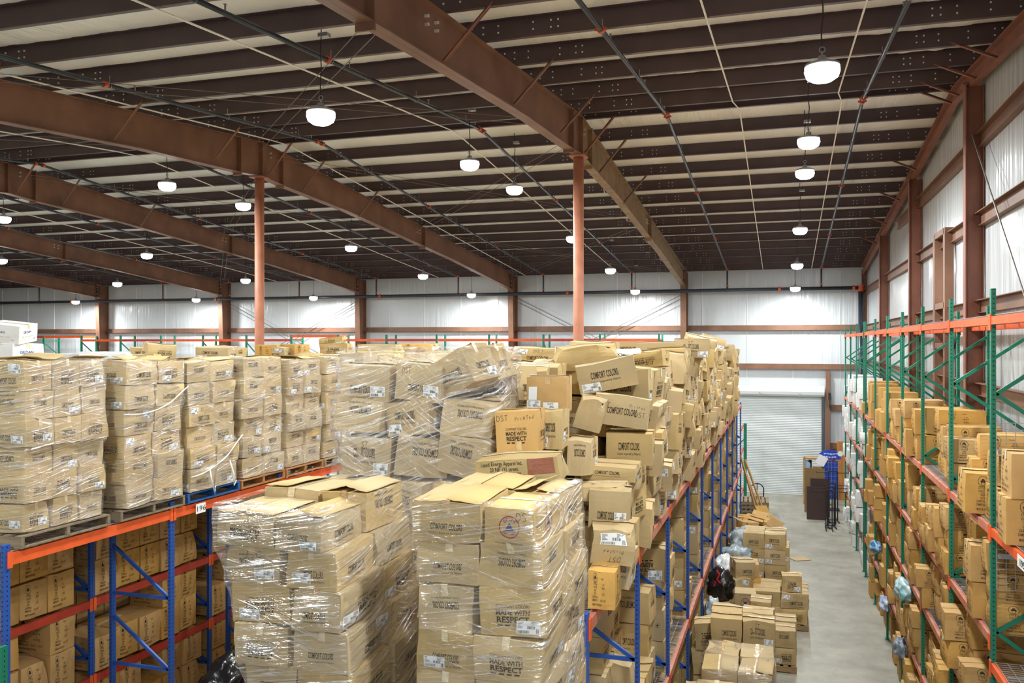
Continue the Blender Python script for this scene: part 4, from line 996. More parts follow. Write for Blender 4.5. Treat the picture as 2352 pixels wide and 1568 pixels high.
# ---- helper for loose rows
def stuff_boxes(name, label, cat, items, mtl):
    m = MB()
    for (x, y, z, dx, dy, dz, rz) in items: m.box((x, y, z + dz / 2), (dx, dy, dz), 0, Matrix.Rotation(rz, 3, 'Z'))
    o = build(m, name, mtl); tag(o, label, cat, kind='stuff'); return o
M_STUFF = mat('cardboard_mass', srgb(186, 160, 112), .75, spec=.25, noise_amt=.25, noise_scale=2.3)
it = []
for j, y in enumerate([14.9 + 1.2 * k for k in range(13)]):
    for z in ((4.26, 4.75, 5.15) if j < 6 else (4.26, 4.75, 5.2, 5.62)):
        for a in range(2):
            for b in range(2): it.append((-8.34 + .54 * a, y + .54 * b, z, .53, .53, .44 if z < 5 else .38, r.uniform(-.04, .04)))
stuff_boxes('distant_carton_stacks', 'distant stacked tan cartons continuing along the wrapped pallet row', 'cartons', it, M_STUFF)
# boxes lying on the second row behind (only their tops rise into view)
TOP2 = [('white', -9.02, 8.2, 6.24, .42, .42, .22, .35, 'white carton tilted on the topmost white pile at the far left', (.12, .1)), ('white', -9.05, 8.25, 5.98, .46, .5, .27, .1, 'upright white carton under the tilted white carton', (0, 0)),
        ('white', -9.5, 8.35, 5.98, .4, .5, .27, .1, 'white carton at the frame edge beside the upright white one', (0, 0)),
        ('white', -8.95, 9.05, 5.95, .62, .5, .17, .15, 'low white carton with partly hidden blue lettering', (0, 0)), ('white', -9.0, 9.75, 5.98, .6, .45, .16, .5, 'white carton behind the low one with blue lettering', (0, 0)),
        ('tan', -9.1, 10.9, 5.96, .42, .4, .26, .9, 'tan carton leaning up beyond the white cartons, printed with RESPECT', (.06, .08)), ('tan', -9.2, 12.5, 5.95, .5, .4, .18, .1, 'tan carton beyond the leaning one on the rear row', (0, 0)),
        ('brown', -9.3, 14.2, 5.96, .42, .4, .26, .2, 'crumpled brown carton on the rear row near the wall column', (0, 0)), ('brown', -8.9, 14.4, 5.96, .4, .4, .27, -.2, 'second crumpled brown carton beside its twin on the rear row', (0, 0)),
        ('tan', -9.0, 16.2, 6.0, .6, .45, .24, .2, 'tan carton on the rear row below the tilted top one', (0, 0)), ('tan', -9.2, 16.4, 6.18, .5, .4, .16, .3, 'tilted tan carton topping the rear row left of the pipe column', (.06, -.1)),
        ('tan', -9.0, 18.3, 5.98, .95, .5, .24, .05, 'long tan carton banded with yellow tape near the pipe column', (0, 0)), ('brown', -8.9, 20.3, 6.0, .9, .5, .24, .05, 'brown crumpled carton right of the orange pipe column', (0, 0))]
for st, x, y, z, dx, dy, dz, rz, lb, tl in TOP2:
    o = put(st, (x, y, z), (dx, dy, dz), rz, lb, 'loose cartons on the rear row', tilt=tl, var=3 if 'RESPECT' in lb else None)
    if 'yellow' in lb:
        m = MB(); c = o.data; m.box((0, 0, .3 * .34), (.58, .44, .05)); k = build(m, 'yellow_tape', mat('tape_yellow', srgb(235, 214, 60), .35), o)
it = []; r = random.Random(9)
for j in range(24):
    y = 7.3 + .62 * j
    for a in range(2):
        z = 4.12
        for h in (.46, .46, .46, .42): it.append((-9.66 + .54 * a, y, z, .52, .58, h, r.uniform(-.06, .06))); z += h + .005
for j in range(14):
    for z in (.78, 1.27, 1.81, 2.3, 2.84, 3.33): it.append((-9.72, 6.9 + .52 * j, z, .36, .5, .46, 0))
stuff_boxes('rear_carton_mass', 'tan cartons filling the top of the rear rack row, mostly hidden', 'cartons', it, M_STUFF)
r = random.Random(91)
for j in range(9):
    put('tan', (-9.62 + .5 * (j % 2), 7.6 + .95 * j, 5.97 - .03 * (j < 4)), (.56, .44, .12 if j < 4 else .2), r.uniform(-.4, .4), 'squashed tan carton on the rear row, %s from the near end' % nth(j), 'squashed cartons on the rear row', r=r, tilt=(r.uniform(-.08, .08), r.uniform(-.08, .08)))
# brown cartons on the shelves of the rear left row
r = random.Random(13); SHN = {2.81: 'top', 1.78: 'middle', .75: 'bottom'}
for z in (2.81, 1.78, .75):
    y = 6.98; c = 0
    while y < 14.2:
        w = r.uniform(.4, .46); bay = min(int((y - 6.85) / 2.5), 2)
        if any(abs(y + w / 2 - q) < w / 2 + .05 for q in LYS): y += .05; continue
        for k in range(2):
            if k == 1 and z < 2 and r.random() < .18: continue
            hh = r.uniform(.45, .48); put('brown', (-9.2 - r.uniform(0, .05), y + w / 2, z + .02 + k * .485), (w - .015, .6, hh), pi / 2 + r.uniform(-.03, .03),
                'brown export carton, %s row of the rear rack\'s %s shelf, %s along' % (('lower', 'upper')[k], SHN[z], nth(c)), 'brown cartons under the wrapped row', r=r)
        y += w; c += 1
def bag(name, loc, s, label, mtl, seed, cat='bag', kn=None, amp=.22):
    bm = bmesh.new(); bmesh.ops.create_icosphere(bm, subdivisions=4, radius=1); off = Vector((seed * 5.3, seed * 1.7, 0))
    for v in bm.verts:
        n = v.co.normalized(); d = 1 + amp * 1.5 * noise.noise(n * 1.6 + off) - .3 * abs(noise.noise(n * 3.2 + off)) - .14 * abs(noise.noise(n * 8 + off)) - .05 * abs(noise.noise(n * 17 + off))
        p = n * d; 
        if p.z < -.55: p.z = -.55 - (p.z + .55) * .1
        v.co = Vector((p.x * s[0], p.y * s[1], (p.z + .56) * s[2]))
    me = bpy.data.meshes.new(name); bm.to_mesh(me); bm.free(); me.materials.append(mtl); me.polygons.foreach_set('use_smooth', [True] * len(me.polygons))
    o = link(name, me, None, loc); tag(o, label, cat); return o
M_BAGB = mat('black_bag', srgb(30, 30, 32), .22, bump=.6, bump_scale=9)
M_BAGC = mat('clear_bag', srgb(196, 206, 214), .18, noise_amt=.35, noise_scale=6, col2=srgb(140, 158, 176), bump=.8, bump_scale=10)
M_BAGT = mat('blue_bag', srgb(120, 190, 205), .2, noise_amt=.35, noise_scale=6, col2=srgb(210, 226, 230), bump=.8, bump_scale=10)
M_BAGN = mat('navy_bag', srgb(60, 110, 160), .25, noise_amt=.5, noise_scale=6, col2=srgb(150, 195, 225), bump=.8, bump_scale=10)
for i, (y, x, sx) in enumerate(((10.9, -7.9, .45), (11.6, -8.0, .45), (12.4, -8.0, .45))):
    bag('garbage_bag', (x, y, .82), (.46, sx, .5), ('glossy black garbage bag heaped at the shelf end, nearest one', 'black garbage bag heaped behind the nearest black bag', 'black garbage bag farthest back of the heaped bags')[i], M_BAGB, i + 3)

# ================================================================ the loose pile over the aisle rack
r = random.Random(31)
HERO = [  # style, x, y, z, dims, rz, tilt, label
 ('address', -2.03, 6.75, 5.1, (.68, .42, .21), .06, (.05, -.1), 'long tan carton with printed address lines and brown tape patch'),
 ('dst_respect', -2.16, 7.12, 5.33, (.36, .4, .35), .1, (0, -.05), 'brown carton hand marked DST PrINTed with MADE WITH RESPECT'),
 ('xxxl', -2.11, 7.86, 5.62, (.37, .44, .33), .12, (0, .0), 'brown carton with a white 3XL BLACK sticker'),
 ('dst_comfort', -1.62, 8.86, 5.37, (.56, .44, .3), .14, (-.04, .12), 'crumpled tan carton with large lettering and DST scrawled on both sides'),
 ('tan', -1.52, 8.9, 5.03, (.46, .5, .32), .1, (0, 0), 'brown-tan carton standing under the crumpled DST carton'),
 ('tan', -1.8, 9.2, 5.71, (.62, .5, .3), .2, (0, -.2), 'long tan carton tilted upward to the right above the DST carton'),
 ('plain', -2.27, 10.1, 5.93, (.72, .6, .28), .25, (0, -.04), 'large tan carton turned bottom outward beside the pipe column'),
 ('tan', -1.58, 8.15, 4.98, (.5, .55, .13), .06, (0, .03), 'upper of two flattened cartons below the dark gap'),
 ('plain', -1.62, 7.75, 4.86, (.52, .6, .12), .02, (0, -.04), 'lower of two flattened cartons under the dark gap'),
 ('tan', -1.49, 7.66, 4.64, (.36, .5, .33), .12, (0, .04), 'squarish tan carton directly above the crushed labelled carton'),
 ('crushed', -1.42, 7.34, 4.4, (.36, .46, .3), .18, (0, .06), 'crushed tan carton with white shipping label and DST Printed upside down'),
 ('brown', -1.41, 6.98, 4.13, (.22, .34, .3), .05, (0, 0), 'small brown carton overhanging the beam beside the front stack'),
 ('tan', -1.36, 7.6, 4.13, (.14, .4, .3), .03, (0, .1), 'narrow tan carton tipping out over the beam'),
 ('tan', -1.93, 7.4, 4.98, (.16, .42, .32), .3, (0, -.14), 'slim tan carton on end printed MADE WITH RESPECT'),
 ('tan', -1.8, 7.9, 5.05, (.22, .4, .32), .05, (0, 0), 'narrow tan carton standing left of the dark gap'),
 ('plain', -1.85, 8.3, 5.4, (.26, .46, .3), .15, (0, .25), 'brown carton end wedged between the 3XL carton and the DST carton'),
 ('tan', -1.98, 7.55, 5.33, (.2, .44, .33), .1, (0, 0), 'tan carton end beside the brown DST carton'),
]
for st, x, y, z, d, rz, tl, lb in HERO: put(st, (x, y, z), d, rz, lb, 'loose cartons on the aisle rack', 'loose_carton', tilt=tl, r=r, var=3 if 'RESPECT' in lb and st == 'tan' else None)
for st, x, y, z, d, rz, tl, lb in (('plain', -1.95, 11.4, 5.98, (.5, .4, .2), .12, (0, 0), 'white rounded carton printed with a wreath, on the pile top'),):
    o = put('wreath', (-2.08, y, z), d, rz, lb, 'loose cartons on the aisle rack', 'loose_carton', r=r)
# heap wrapped loosely behind the two front stacks
HEAP = []
def heap_box(st, x, y, z, d, rz, tl, lb, v=None):
    o = put(st, (x, y, z), d, rz, lb, 'cartons in the loosely wrapped heap', 'wrapped_carton', tilt=tl, r=r, var=v); HEAP.append((o, d))
r = random.Random(41)
rows_ = [(4.28, 'bottom'), (4.68, 'second'), (5.06, 'third'), (5.42, 'fourth'), (5.72, 'top')]
for li, (z, nm) in enumerate(rows_):
    for c in range(3):
        for b in range(2):
            x = -3.66 + .49 * c + .02 * li + r.uniform(-.03, .03) - (.06 if c == 0 and li > 2 else 0); y = 7.15 + .5 * b + .03 * li
            tl = (r.uniform(-.1, .1), r.uniform(-.2, .2)) if li > 1 else (0, r.uniform(-.05, .05))
            if li == 4 and c == 2: tl = (.1, -.45); x -= .1
            if li == 4 and c == 0: tl = (0, .04)
            d = (.48, .46, (.37, .36, .34, .3, .33)[li])
            heap_box('tan', x, y, z, d, r.choice((0, 0, pi)) + r.uniform(-.3, .3), tl, 'tan carton, %s %s of the %s layer in the loosely wrapped heap' % (('front', 'rear')[b], ('left', 'middle', 'right')[c], nm))
lay = {}
for o, d in HEAP:
    P = corners(o, d); z0 = min(p.z for p in P); z1 = max(p.z for p in P); lay.setdefault(round(o.location.z, 1), [[], [], []])
    L_ = lay[round(o.location.z, 1)]; L_[0].append(z0); L_[1].append(z1); L_[2] += [(p.x, p.y) for p in P]
film([(min(a), max(b) - .05, P) for a, b, P in lay.values()], 'clear film draped loosely around the wide heap behind the front stacks', seed=17, slope=.35, mtl=M_FILM2, wr=.06, top=.3, n=110)
pallet(-3.06, 7.4, 4.125, 1.7, 1.05, 0, M_WOOD, 'wide pallet under the loosely wrapped heap')
# rows of cartons at the aisle face of the pile, column by column into the distance
r = random.Random(61); y = 8.05; c = 0; PILE = []
while y < 31.2 and c < 46:
    w = r.uniform(.36, .5) if c < 40 else .5; z = 4.125; k = 0
    top = 6.02 + .16 * noise.noise(Vector((y * .7, 3, 0))) + (.05 if 12 < y < 17 else 0)
    if y < 9.4: top = 5.0
    while z < top - .12:
        h = min(r.uniform(.3, .46), top - z + .05); out = r.uniform(-.09, .08) + (.05 if k in (1, 2) else 0)
        dz = r.uniform(.5, .62)
        put('tan' if r.random() < .86 else 'plain', (-1.42 + out - dz / 2, y + w / 2 + r.uniform(-.02, .02), z), (dz, w - .01, h), r.choice((0, pi)) + r.uniform(-.12, .12),
            'tan carton in the loose pile, %s column from the front, %s up' % (nth(c), ('lowest', 'second', 'third', 'fourth', 'fifth', 'sixth', 'seventh', 'eighth')[k]), 'loose cartons on the aisle rack', 'loose_carton', tilt=(r.uniform(-.12, .12), r.uniform(-.15, .12)), r=r, parts=c < 30)
        z += h + .004; k += 1
    y += w + .005; c += 1
# top surface of the pile across both racks
r = random.Random(71)
it = []
for j in range(38):
    y = 8.3 + .6 * j
    for a in range(4):
        x = -2.2 - .46 * a; top = 5.98 + .1 * noise.noise(Vector((x, y * .6, 1)))
        if y < 9.6 and a < 1: top = 5.55
        if y < 9.3 and a == 0: top = 5.3
        z = 4.13
        while z < top - .75: it.append((x, y, z, .45, .58, .44, 0)); z += .445
        if z < top - .4: it.append((x, y, z, .48, .58, top - .34 - z, 0))
        if j < 12:
            put('tan', (x + r.uniform(-.03, .03), y, top - .33), (.5, .5, .33 + r.uniform(-.04, .06)), r.choice((0, pi, pi / 2)) + r.uniform(-.2, .2), 'tan carton on the pile top, %s row back, %s from the aisle' % (nth(j), ('second', 'third', 'fourth', 'fifth')[a]), 'cartons topping the central pile', 'loose_carton', tilt=(r.uniform(-.1, .1), r.uniform(-.1, .1)), r=r, flaps=r.choice((0, 0, 1)))
        else: it.append((x, y, top - .33, .5, .52, .33, r.uniform(-.2, .2)))
stuff_boxes('carton_pile_core', 'mass of tan cartons filling the middle of the central pile', 'cartons', it, M_STUFF)
# lifted boxes along the pile crest near the far end
for i, (x, y, z, d, rz, tl) in enumerate(((-1.45, 14.4, 6.02, (.55, .45, .3), .1, (0, 0)), (-1.9, 13.4, 6.0, (.6, .12, .26), .15, (.1, 0)), (-2.4, 13.8, 6.0, (.6, .3, .28), .1, (0, 0)), (-1.7, 18, 6.0, (.6, .4, .3), .3, (.2, .2)), (-1.6, 20, 6.05, (.5, .4, .28), .3, (0, .3)), (-1.5, 23, 6.0, (.5, .4, .2), .2, (0, 0)), (-3.2, 11.2, 5.98, (.6, .5, .2), .2, (0, .05)), (-2.7, 12.6, 6.05, (.6, .5, .2), -.2, (.05, .05)))):
    put('tan', (x, y, z), d, rz, 'tan carton standing proud on the pile crest, %s from the front' % nth(i), 'crest cartons', 'loose_carton', tilt=tl, r=r, var=i)
# cartons on the lower shelf of the aisle rack
r = random.Random(81); y = 9.1; c = 0
while y < 31.0 and c < 52:
    w = r.uniform(.4, .5)
    hit = [q for q in BYS if q - .06 < y + w and q + .06 > y]
    if hit: y = hit[0] + .065
    z = 1.885; k = 0; top = r.uniform(3.5, 3.9); inset = r.uniform(.06, .2) + (.12 if c % 5 == 2 else 0)
    bay = min(range(len(BYS)), key=lambda q: abs(BYS[q] + .2 - y) if y >= BYS[q] else 99); into = y - BYS[bay]
    if bay < 8 and into > .55: top = r.choice((2.4, 2.75, 3.1, 3.4)) if into < 1.5 else r.uniform(2.6, 3.7); inset += r.uniform(0, .12)
    if bay == 2 and into < 1.6: top = 2.45; inset = .1
    elif into < .55: top = r.uniform(3.65, 3.92); inset = .04
    while z < top - .2:
        h = r.uniform(.33, .42); st = 'box63' if (bay == 3 and into < .5 and k in (1, 2)) else ('tan' if r.random() < .8 else 'plain')
        put(st, (-1.5 - inset - .3 + r.uniform(-.03, .05), y + w / 2, z), (.58, w - .012, min(h, 3.97 - z)), r.choice((0, pi)) + r.uniform(-.05, .05),
            'tan carton on the aisle rack\'s lower shelf, %s column along, %s up' % (nth(c), ('lowest', 'second', 'third', 'fourth', 'fifth', 'sixth')[k]), 'cartons on the lower aisle shelf', 'shelf_carton', r=r, parts=c < 30)
        z += h + .003; k += 1
    y += w + .01; c += 1
it = []; y = 6.8
while y < 31: 
    if y > 11.6:
        for z in (1.89, 2.5, 3.1): it.append((-2.28, y, z, .44, .5, .58, r.uniform(-.05, .05)))
    for z in (.02, .55, 1.07): it.append((-1.95, y, z, .7, .48, .5, r.uniform(-.1, .1)))
    y += .55
for j, y in enumerate((9.4, 9.95, 10.5, 11.05)):
    for k in range(5):
        put('tan', (-2.13 + .04 * (k % 2) - .05 * j, y, 1.89 + .4 * k), (.5, .5, .39), r.choice((0, pi)) + r.uniform(-.05, .05), 'tan carton set back behind the low ones by the blue brace, %s deep, %s up' % (nth(j), ('lowest', 'second', 'third', 'fourth', 'fifth')[k]), 'set back cartons on the lower aisle shelf', 'shelf_carton', r=r)
stuff_boxes('shelf_carton_mass', 'hidden tan cartons deeper inside the aisle rack shelves', 'cartons', it, M_STUFF)

# ================================================================ green rack contents
r = random.Random(101); LV = [(.01, 'floor', .98), (1.07, 'second', 1.02), (2.21, 'third', .92), (3.22, 'fourth', 1.04), (4.36, 'fifth', .92)]
LVN = {'floor': 'floor level', 'second': 'second level', 'third': 'third level', 'fourth': 'fourth level', 'fifth': 'top level'}
far_items = []; NB = 0
for z0, ln, room in LV:
    y = 7.72; c = 0
    while y < 32.7:
        w = r.uniform(.36, .54) if y < 14 else r.uniform(.36, .46)
        hit = [q for q in GY if q - .05 < y + w and q + .05 > y]
        if hit: y = hit[0] + .055
        white = y > 24.6 + (.8 if ln in ('fifth',) else r.uniform(-.6, .3))
        if white: n = max(n, 2)
        n, h = r.choice(((2, r.uniform(.33, .4)), (2, r.uniform(.28, .36)), (3, r.uniform(.27, .31)), (2, r.uniform(.38, .44)), (1, .44)))
        if ln == 'fifth' and 12 < y < 22: n = max(n, 2)
        if ln == 'fifth' and y < 10.2: n = 2
        if ln == 'fourth' and y < 9.9: n = 0
        if ln == 'third' and y < 9.9: n = min(n, 1)
        if ln == 'third' and 9.9 < y < 11.4: n = 0 if y < 10.3 else 1
        if ln == 'second' and y < 9.9: n = 0
        if ln == 'second' and 9.9 < y < 12.3: n = 2
        q = r.random()
        if q < .2: n = max(n - 1, 0)
        elif q < .25 and y < 20: n = 0
        out = r.uniform(-.1, .14); z = z0
        for k in range(n):
            hh = h + r.uniform(-.02, .02); dl = r.uniform(.58, .7)
            if z + hh > z0 + room: hh = max(.2, z0 + room - z - .01)
            if not white and y > 19.6: far_items.append((2.06 + out + r.uniform(-.04, .04) + dl / 2, y + w / 2, z, dl, w - .03, hh - .015, r.uniform(-.05, .05))); z += hh; continue
            pos = (2.05 + out + r.uniform(-.05, .05) + dl / 2, y + w / 2, z)
            put('white' if white else 'brown', pos, (dl, w - .02, hh), r.choice((0, pi)) + r.uniform(-.06, .06), '%s carton in the green rack, %s, %s column along, %s' % ('white' if white else 'brown', LVN[ln], nth(c), ('bottom', 'middle', 'top')[k] + ' one'),
                'cartons in the green rack', 'white_carton' if white else 'rack_carton', tilt=(0, r.uniform(-.03, .03)) if k == n - 1 else (0, 0), r=r, parts=y < 22); z += hh + .004
        y += w + .012; c += 1
if far_items: stuff_boxes('far_rack_cartons', 'brown cartons in the distant bays of the green rack', 'cartons', far_items, M_BRN)
# ================================================================ floor goods along the aisle
r = random.Random(201)
def fstack(nm, x0, x1, y0, y1, rows, nx, ny, h, z=.14, styles=None, grp=None, jit=.015):
    for k in range(rows):
        for a in range(nx):
            for b in range(ny):
                w = (x1 - x0) / nx; d = (y1 - y0) / ny
                lab = 'tan carton, %s row, %s %s, in %s' % ('top' if k == rows - 1 and rows > 1 else LAY[k], ('front', 'rear')[min(b, 1)] if ny > 1 else 'single', ('left', 'right')[a] if nx == 2 else ('one' if nx == 1 else ('left', 'middle', 'right')[a]), nm)
                put('tan', (x0 + w * (a + .5) + r.uniform(-jit, jit), y0 + d * (b + .5) + r.uniform(-jit, jit), z + k * h), (w - .012, d - .012, h - .004), r.choice((0, 0, 0, pi)) + r.uniform(-.02, .02), lab, grp or 'cartons of ' + nm, 'floor_carton', r=r)
pallet(-.6, 14.8, 0, 1.05, 1.0, 0, M_WOOD, 'wooden pallet on the floor under the two big lettered cartons')
fstack('the floor stack behind the wrapped floor pallet', -1.17, -.16, 14.35, 15.25, 4, 2, 2, .415)
pallet(-.62, 12.4, 0, 1.0, 1.2, 0, M_WOOD, 'pallet under the low wrapped stack standing in the aisle')
stack('the wrapped floor stack', -1.09, -.14, 11.8, 13.0, .14, [.35] * 5, r, seed=31, top=.5)
pallet(-.62, 10.9, 0, 1.0, 1.1, 0, M_WOOD, 'pallet under the closest wrapped stack on the aisle floor')
stack('the closest wrapped floor stack', -1.1, -.14, 10.3, 11.45, .14, [.35] * 5, r, seed=32, top=.5)
pallet(-.28, 17.75, 0, 1.0, 1.2, 0, M_WOOD, 'pale pallet on the aisle floor with two short carton columns')
for i, (x, y, k) in enumerate(((.0, 17.45, 0), (.0, 17.45, 1), (.02, 18.05, 0), (.02, 18.05, 1), (-.45, 17.5, 0), (-.45, 18.1, 0), (-.45, 18.1, 1), (-.43, 17.5, 1), (-.45, 18.1, 2))):
    put('tan', (x, y, .14 + k * .325), (.4, .5, .32), r.uniform(-.03, .03), 'tan carton on the pale aisle pallet, %s' % ('front lower one', 'front upper one', 'rear lower right', 'rear upper right', 'front lower left', 'rear lower left', 'rear middle left', 'front upper left', 'rear top left')[i], 'cartons of the pale aisle pallet', 'floor_carton', r=r, var=(3, 5, 2, 7, 8, 9, 1, 0, 4)[i])
pallet(-.05, 20.3, 0, 1.1, 1.15, 0, M_WOOD, 'pallet on the floor under the mid aisle cartons with one on top')
fstack('the mid aisle floor stack', -.68, .5, 19.75, 20.85, 2, 2, 2, .33)
put('tan', (.15, 20.05, .81), (.42, .45, .34), .02, 'tan carton alone on top of the mid aisle floor stack', None, 'floor_carton', var=9)
pallet(-.47, 22.35, 0, 1.05, 1.0, 0, M_WOOD, 'pallet on the floor under the four-high carton block')
fstack('the four-high floor block', -.97, .04, 21.9, 22.85, 4, 2, 2, .365)
fstack('the carton block behind the four-high one', -.8, .12, 23.0, 23.9, 3, 2, 2, .35, z=.0)
m = MB(); m.box((.42, 26.3, .012), (.5, .4, .008), 0, Matrix.Rotation(.5, 3, 'Z')); tag(build(m, 'cardboard_sheet', M_TAN), 'flat loose sheet of cardboard lying on the concrete', 'cardboard')
MIX = [('tan', -1.3, 15.6, 0, .42, .5, .45, 0), ('tan', -1.3, 15.6, .45, .42, .5, .45, 0), ('tan', -1.3, 15.6, .9, .4, .5, .45, .05), ('plain', -1.25, 12.6, 0, .3, .5, .6, 0), ('tan', -1.3, 13.3, 0, .36, .5, .6, .1), ('plain', -1.3, 13.35, .6, .34, .45, .4, .1), ('plain', -1.28, 11.9, 0, .3, .5, .7, 0),
       ('tan', -.95, 16.5, 0, .5, .5, .4, .1), ('tan', -.95, 16.5, .4, .5, .5, .35, .05), ('tan', -.4, 16.6, 0, .5, .5, .4, .05), ('tan', -.42, 16.6, .4, .48, .5, .38, -.05), ('tan', -.4, 16.6, .78, .44, .45, .34, .08), ('tan', -1.0, 17.3, 0, .5, .5, .45, 0), ('plain', -1.05, 17.35, .45, .5, .5, .3, .4), ('tan', -1.25, 18.2, 0, .5, .6, .5, 0), ('plain', -1.3, 18.2, .5, .5, .55, .4, .1),
       ('delta', -.78, 18.6, 1.1, .42, .45, .4, .05), ('tan', -.8, 18.65, 0, .5, .5, .7, 0), ('tan', -.85, 19.5, 0, .5, .5, .4, .1), ('tan', -.95, 19.6, .4, .5, .5, .36, .1), ('tan', -.95, 19.6, .76, .46, .5, .34, .1), ('tan', -.9, 19.7, 1.1, .44, .45, .36, .35), ('brown', -.72, 20.6, 0, .36, .5, .5, 0), ('brown', -.72, 20.6, .5, .36, .5, .4, .1), ('brown', -.74, 20.6, .9, .36, .46, .3, .1),
       ('brown', -1.3, 20.9, 0, .55, .6, .5, .1), ('brown', -1.28, 20.9, .5, .55, .6, .45, -.1), ('brown', -1.25, 21.6, 0, .5, .5, .5, .3), ('plain', -1.2, 21.6, .5, .5, .5, .4, .1), ('brown', -1.25, 22.6, 0, .5, .5, .5, .1), ('brown', -1.2, 22.7, .5, .5, .5, .35, .5), ('tan', -1.15, 23.6, 0, .6, .5, .5, .2), ('plain', -1.15, 23.7, .5, .5, .5, .3, .4), ('brown', -1.25, 24.6, 0, .5, .5, .5, .1), ('brown', -1.2, 24.6, .5, .5, .4, .35, .2),
       ('plain', -1.0, 25.4, 0, .5, .5, .4, .6), ('brown', -1.2, 25.6, .4, .5, .4, .3, .3), ('plain', -.8, 26.2, 0, .6, .5, .35, .9), ('brown', -1.1, 26.8, 0, .5, .5, .45, .2), ('plain', -.75, 27.2, 0, .6, .5, .3, .4), ('brown', -1.1, 27.4, .45, .55, .4, .3, .5), ('brown', -.85, 28.2, .3, .8, .5, .4, -.35), ('plain', -.9, 28.2, 0, .7, .6, .3, .2), ('brown', -1.25, 29.2, 0, .5, .6, .6, 0)]
for i, (st, x, y, z, dx, dy, dz, rz) in enumerate(MIX):
    put(st, (x, y, z), (dx, dy, dz), rz, 'upturned carton printed with a ringed emblem among the floor cartons by the rack' if st == 'delta' else '%s carton in the blue rack foot clutter, %s counted from this end' % ({'tan': 'tan', 'plain': 'worn tan', 'brown': 'brown'}[st], nth(i)), 'floor clutter beside the blue rack', 'floor_carton', tilt=(0, pi) if st == 'delta' else ((0, 0) if z == 0 else (r.uniform(-.1, .1), r.uniform(-.12, .12))), r=r)
# collapsed cartons thrown on a heap
for i in range(12):
    x, y = -1.2 + r.uniform(0, .75), 24.9 + .36 * i; z = .45 + r.uniform(.05, .35)
    m = MB(); a = r.uniform(.4, .7); m.box((0, 0, 0), (.55, .45, .012)); m.box((.4, 0, .09), (.32, .45, .012), 0, Matrix.Rotation(-a, 3, 'Y')); m.box((-.36, 0, -.06), (.22, .45, .012), 0, Matrix.Rotation(-a * .7, 3, 'Y'))
    o = build(m, 'flattened_carton', M_BRN if i % 2 else M_TAN, None, loc=(x, y, z), rot=(r.uniform(-.35, .35), r.uniform(-.3, .4), r.uniform(0, 3))); tag(o, 'collapsed open carton thrown on the cardboard heap, %s from this end' % nth(i), 'cardboard', 'collapsed cartons on the heap')
bag('garbage_bag', (-1.24, 18.35, .98), (.3, .32, .42), 'knotted black garbage bag with red drawstrings on the floor clutter', M_BAGB, 11)
m = MB(); m.tube([(-1.28, 18.02, 1.62), (-1.22, 17.98, 1.55), (-1.27, 17.96, 1.45), (-1.2, 17.97, 1.38)], .02, 6); m.tube([(-1.3, 18.0, 1.4), (-1.33, 17.99, 1.3)], .018, 6); build(m, 'drawstring', M_INKR, bpy.data.objects['garbage_bag.003']).matrix_parent_inverse = Matrix.Translation((1.2, -18.35, -.98))
bag('garbage_bag', (-1.2, 17.0, .62), (.22, .3, .35), 'small black bag slumped below the knotted one', M_BAGB, 12)
bag('clear_bag', (-1.28, 20.0, .9), (.25, .3, .4), 'whitish translucent bag behind the knotted black bag', mat('white_bag', srgb(225, 228, 232), .25, bump=.7, bump_scale=9), 13)
bag('clear_bag', (-1.1, 21.5, .92), (.36, .4, .32), 'clear bag of dark grey-green clothes on the clutter', mat('bag_greygreen', srgb(96, 116, 124), .16, noise_amt=.6, noise_scale=5, col2=srgb(190, 204, 214), bump=.8, bump_scale=10), 14)
bag('clear_bag', (-.95, 22.1, .84), (.2, .3, .2), 'small clear bag lying right of the grey-green one', M_BAGC, 15)
bag('clear_bag', (-1.05, 23.6, .84), (.42, .5, .36), 'pale clear bag on the clutter nearer the cardboard heap', M_BAGC, 16)
bag('clear_bag', (-1.32, 16.9, .95), (.16, .3, .3), 'silvery clear bag in an open box at the rack foot', M_BAGC, 19)
# boards leaning on the rack end
for i, (dx, dy) in enumerate(((0, 0), (.1, .25), (-.14, -.3))):
    m = MB(); m.bar((-.6 + dx, 30.3 + dy, .02), (-1.38 + dx * .5, 31.1 + dy, 1.95 + .2 * i), .14, .035, up=(1, .3, 0)); tag(build(m, 'lumber_board', M_LUMB), ('longest pale board leaning on the far rack end', 'board leaning just behind the longest one', 'board leaning nearest to us on the far rack')[i], 'board', 'leaning boards')
for i in range(4): pallet(-1.05, 32.6, .143 * i, 1.0, 1.2, .04 * (i % 2), M_WOODG, '%s pallet of the low stack near the rolling door' % ('bottom', 'second', 'third', 'top')[i])
t = thing('hand_truck', 'blue-black hand truck hoop standing behind the low pallet stack', 'hand truck', (-.98, 33.55, 0))
m = MB(); m.tube([(-.22, 0, .2), (-.24, .02, .75)] + [(-.24 * cos(a), .02, .75 + .24 * sin(a)) for a in [k * pi / 10 for k in range(1, 10)]] + [(.24, .02, .75), (.22, 0, .2)], .02, 8); build(m, 'frame', M_BLACK, t, True)
m = MB(); m.tube([(0, 0, .2), (0, .02, .98)], .015, 8); m.tube([(-.23, .01, .5), (.23, .01, .5)], .015, 8); m.box((0, -.1, .15), (.46, .24, .012)); build(m, 'toe_plate', M_BLACK, t)
for s in (-1, 1):
    m = MB(); m.tube([(s * .26 - .03, .06, .13), (s * .26 + .03, .06, .13)], .13, 16); build(m, 'wheel', M_BLACK, t)
t = thing('green_rack_frame', 'green perforated upright frame at the far end of the blue rack', 'rack', (-1.5, 35.0, 0))
